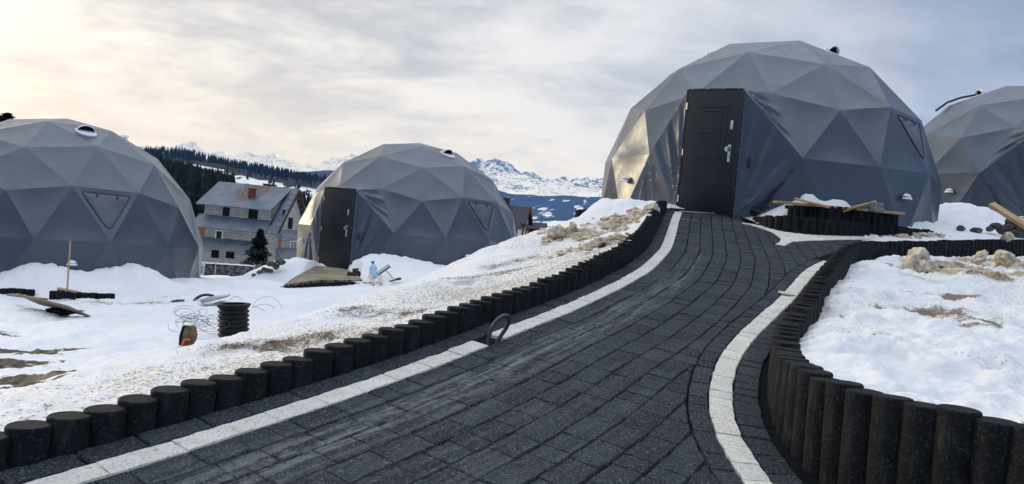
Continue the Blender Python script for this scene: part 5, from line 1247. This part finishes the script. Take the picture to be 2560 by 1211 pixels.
# valley, blue wooded ridge and the high mountains
VAL = mat_forest_hill('valley_fields', scale=.006)
far_layers = [
 (1900, L_((-1400,400),(400,440),(860,520),(1180,618),(1520,628),(2560,740),(3600,800))),
 (2600, L_((-1400,400),(400,420),(700,450),(860,500),(1180,608),(1320,603),(1520,602),(2560,730),(3600,800))),
 (3800, L_((-1400,390),(400,410),(700,440),(860,480),(1180,585),(1260,584),(1400,566),(1520,560),(2560,690),(3600,780))),
 (5000, L_((-1400,380),(400,400),(680,433),(760,427),(800,424),(860,430),(1180,545),(1260,540),(1400,528),(1520,524),(2560,640),(3600,740))),
 (6200, L_((-1400,390),(400,410),(680,440),(800,436),(860,444),(1180,470),(1240,481),(1260,486),(1300,488),(1400,490),(1520,493),(2000,560),(2560,620),(3600,700))),
 (6900, L_((-1400,420),(400,440),(860,470),(1180,500),(1520,515),(2560,640),(3600,720)))]
def far_field(X, Y, Z):
    u = X/Y; v = Z/Y; px = 1280+F_PX*(u*cR+v*sR); py = 605.5-F_PX*(-u*sR+v*cR); f = np.where((Y < 3400) | ((py > 553) & (Y < 5600)), .72+.45*fbm(px/12, py/2.6, 3, 4), 0.0)
    for cx, cy, rx, ry, s in [(1362,521,20,5.5,1),(1365,537,15,6,1),(1415,500,9,6,.9),(1445,521,14,6,.85),(1440,533,12,3.5,.8),(1330,545,12,5,.9),(1378,500,6,3,.7),(1275,497,10,3,.75),(1327,493,5,1.5,.7),(1470,500,2.5,12,.6),(1462,507,2.5,9,.6),(1490,498,2,9,.55),(1485,515,10,5,.6),(1440,553,18,4,.8),(1380,552,15,2.5,.5),(1340,523,10,2.0,.7)]:
        f = np.maximum(f, s*np.exp(-(((px-cx)/rx/1.35)**2+((py-cy-.05*(px-cx))/ry/1.3)**2)*.8)*(Y > 3300))
    f = np.maximum(f, .55*np.exp(-((py-np.interp(px, [1180, 1520], [562, 556]))/4)**2)*(Y > 2800))
    f = f*np.where((Y > 3300) & (py < 553), .66+.95*fbm(px/6, py/2.2, 4, 71), 1)
    return dict(field=np.clip(f, 0, 1).ravel())
far_sheet('valley', far_layers, 520, 170, VAL, 'snowy valley floor and blue wooded ridge below the mountains', -900, 2900, lambda X, Y, Z: 14*fbm(X/420, Y/420, 5, 12)*np.clip((Y-3200)/2500, 0, 1), far_field)
# village specks in the valley
rs = random.Random(21); mv = [simple('village_wall', (.35, .34, .33), .9), simple('village_roof', (.10, .10, .11), .9)]
def hut():
    mb = MB(); mb.k = 0; mb.box((0, 0, 2.5), (12, 9, 5)); mb.k = 1
    for s in (-1, 1): mb.prism([(-7, s*6, 4.2), (7, s*6, 4.2), (7, 0, 10), (-7, 0, 10)][::s], (0, s*.6, .7), .4)
    o = mb.build('village_house', mv); me = o.data; bpy.data.objects.remove(o); return me
hm = hut(); hillj = None
for k in range(34):
    px, py, d = rs.uniform(1335, 1470), 0, rs.uniform(2050, 3300)
    e = np.interp(d, [1900, 2600, 3800], [np.interp(px, [1180, 1520], [618, 628]), np.interp(px, [1180, 1320, 1520], [608, 603, 602]), np.interp(px, [1260, 1400, 1520], [584, 566, 560])]); p = W(px, e, d)
    o = bpy.data.objects.new('village_house', hm); COL.objects.link(o); o.location = (p[0], p[1], p[2]-1); o.rotation_euler.z = rs.uniform(0, 3.1); s = rs.uniform(.8, 1.7); o.scale = (s, s, s); tag(o, 'tiny dark roofed house scattered on the snowy valley floor', 'house', 'houses of the valley village')
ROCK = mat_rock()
RIDGE = L_((-1400,300),(0,350),(300,372),(360,368),(400,361),(440,356),(470,360),(500,377),(560,391),(620,397),(660,404),(680,400),(700,400),(740,411),(775,417),(800,408),(820,400),(850,396),(870,396),(900,402),(1000,405),(1100,412),(1180,408),(1212,412),(1232,416),(1245,409),(1254,407),(1268,413),(1290,421),(1304,417),(1316,420),(1330,428),(1350,437),(1368,434),(1382,431),(1395,434),(1410,437),(1425,431),(1436,433),(1450,430),(1470,429),(1488,431),(1505,441),(1600,450),(2000,490),(2560,560),(3600,660))
def mnoise(X, Y, Z):
    t = np.clip((Y-7000)/3000, 0, 1)*np.clip((10400-Y)/400+.15, 0, 1); return (ridged(X/900+3, Y/900, 6, 2)-.55)*105*t+(ridged(X/260, Y/260, 4, 8)-.5)*26*t
MX, MY, MZ = None, None, None
def rock_attr(X, Y, Z):
    gy = np.gradient(Z, axis=0)/np.maximum(np.gradient(Y, axis=0), 1); gx = np.gradient(Z, axis=1)/np.maximum(np.gradient(X, axis=1), 1); s = np.hypot(gx, gy*.6)
    hh = np.clip((Z-250)/600, 0, 1); px = 1280+F_PX*(X/Y); w_ = np.where(px > 1000, 1.0, .55)
    rk = np.argsort(np.argsort(s.ravel()))/s.size; rk = rk.reshape(s.shape)
    return dict(rock=((.18+.42*rk**1.5+.12*np.clip(gx, -1, 1))*(.55+.45*hh)*w_).ravel())
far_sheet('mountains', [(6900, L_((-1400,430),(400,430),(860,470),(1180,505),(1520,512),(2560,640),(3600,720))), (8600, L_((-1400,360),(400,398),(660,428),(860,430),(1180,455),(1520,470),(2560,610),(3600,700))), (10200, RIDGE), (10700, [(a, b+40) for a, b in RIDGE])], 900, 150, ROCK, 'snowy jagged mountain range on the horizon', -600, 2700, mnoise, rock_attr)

# ------------------------------------------------------------------ air
def haze():
    mb = MB(); mb.box((0, 5200, 420), (26000, 12400, 1500)); o = mb.build('haze', None)
    m_ = bpy.data.materials.new('haze'); m_.use_nodes = True; t = m_.node_tree; t.nodes.clear(); out = t.nodes.new('ShaderNodeOutputMaterial'); v = t.nodes.new('ShaderNodeVolumePrincipled')
    v.inputs['Color'].default_value = (.13, .38, 1, 1); v.inputs['Absorption Color'].default_value = (1, 1, 1, 1); v.inputs['Density'].default_value = HAZE; v.inputs['Anisotropy'].default_value = .0
    t.links.new(v.outputs[0], out.inputs['Volume']); o.data.materials.clear(); o.data.materials.append(m_); tag(o, 'faint blue mountain air', None, None, 'stuff')
HAZE = 5.5e-5
haze()

# ------------------------------------------------------------------ sky, sun, camera
SUN_AZ, SUN_EL = R_(-52), R_(14)          # azimuth from the view axis, towards the left
SDIR = Vector((math.sin(SUN_AZ)*math.cos(SUN_EL), math.cos(SUN_AZ)*math.cos(SUN_EL), math.sin(SUN_EL)))
wd = bpy.data.worlds.new('World'); SC.world = wd; wd.use_nodes = True; t = wd.node_tree; t.nodes.clear()
class WN(NT):
    def __init__(s): s.t = t
k = WN(); gen = k.coord('Generated'); sx = k.n('ShaderNodeSeparateXYZ'); k.l(gen, sx.inputs[0]); X_, Y_, Z_ = sx.outputs
def vdot(v):
    o = k.n('ShaderNodeVectorMath'); o.operation = 'DOT_PRODUCT'; k.l(gen, o.inputs[0]); o.inputs[1].default_value = tuple(Vector(v).normalized()); return o.outputs['Value']
zc = k.math('MAXIMUM', Z_, 0.0); den = k.math('ADD', zc, .22)
cv = k.n('ShaderNodeCombineXYZ'); k.l(k.math('DIVIDE', X_, den), cv.inputs[0]); k.l(k.math('DIVIDE', Y_, den), cv.inputs[1])
rot = k.n('ShaderNodeMapping'); rot.inputs['Rotation'].default_value = (0, 0, R_(28)); rot.inputs['Scale'].default_value = (.9, 1.25, 1); k.l(cv.outputs[0], rot.inputs[0])
n1 = k.noise(rot.outputs[0], 1.15, 7, .55, .5); n2 = k.noise(rot.outputs[0], 3.6, 6, .6, .4)
cl = k.math('ADD', k.math('MULTIPLY', n1, .62), k.math('MULTIPLY', n2, .38)); clf = k.mrange(cl, .39, .60)
sd = vdot((-.80, .58, .16)); fw = vdot((-.35, .93, .05))
warm = k.mrange(sd, .15, .98); front = k.mrange(fw, .35, .95)
hor = k.mrange(Z_, .02, .24, 1, 0)
lo_c = k.mix(front, (.16, .24, .40), (.50, .55, .635)); hi_c = k.mix(front, (.24, .33, .50), (.70, .735, .80))
lo_c = k.mix(warm, lo_c, (.56, .56, .575)); hi_c = k.mix(warm, hi_c, (1.0, .975, .94))
cloud = k.mix(clf, lo_c, hi_c)
creamf = k.math('MULTIPLY', hor, k.mrange(vdot((-.42, .90, .0)), .62, .98)); cloud = k.mix(k.math('MULTIPLY', creamf, .68), cloud, (1.0, .94, .83))
zen = k.mrange(Z_, .40, .95); cloud = k.mix(zen, cloud, (1.38, 1.52, 1.78))
glow = k.math('POWER', k.math('MAXIMUM', vdot(SDIR), 0.0), 22.0)
ad = k.n('ShaderNodeMix'); ad.data_type = 'RGBA'; ad.blend_type = 'ADD'; k.l(k.math('MULTIPLY', glow, .38), ad.inputs[0]); k.l(cloud, ad.inputs[6]); ad.inputs[7].default_value = (1.0, .88, .66, 1)
sky = k.n('ShaderNodeTexSky'); sky.sky_type = 'NISHITA'; sky.sun_disc = False; sky.sun_elevation = SUN_EL; sky.sun_rotation = SUN_AZ; sky.air_density = 1; sky.dust_density = 2
skm = k.n('ShaderNodeMix'); skm.data_type = 'RGBA'; skm.blend_type = 'MULTIPLY'; skm.inputs[0].default_value = 1; k.l(sky.outputs[0], skm.inputs[6]); skm.inputs[7].default_value = (.10, .10, .10, 1)
fin = k.mix(.92, skm.outputs[2], ad.outputs[2])
bg = k.n('ShaderNodeBackground'); k.l(fin, bg.inputs[0]); bg.inputs[1].default_value = 1.05; wo = k.n('ShaderNodeOutputWorld'); k.l(bg.outputs[0], wo.inputs[0])
sl = bpy.data.lights.new('Sun', 'SUN'); sl.energy = 1.1; sl.angle = R_(14); sl.color = (1, .86, .68); so = bpy.data.objects.new('Sun', sl); COL.objects.link(so)
so.rotation_euler = (-SDIR).to_track_quat('-Z', 'Y').to_euler()
cd = bpy.data.cameras.new('Camera'); co = bpy.data.objects.new('Camera', cd); COL.objects.link(co); SC.camera = co
cd.sensor_fit = 'HORIZONTAL'; cd.sensor_width = 36; cd.lens = F_PX/2560*36; cd.clip_start = .05; cd.clip_end = 40000
right = Vector((cR, 0, sR)); up = Vector((-sR, 0, cR)); back = Vector((0, -1, 0))
co.matrix_world = Matrix(((right.x, up.x, back.x, 0), (right.y, up.y, back.y, 0), (right.z, up.z, back.z, 0), (0, 0, 0, 1)))
SC.render.engine = 'CYCLES'; SC.cycles.use_denoising = True; SC.cycles.max_bounces = 6; SC.cycles.diffuse_bounces = 3; SC.cycles.volume_bounces = 1; SC.cycles.transparent_max_bounces = 8
SC.view_settings.view_transform = 'Standard'; SC.view_settings.look = 'None'; SC.view_settings.exposure = 0.0; SC.view_settings.gamma = 1.0
bpy.context.view_layer.update()
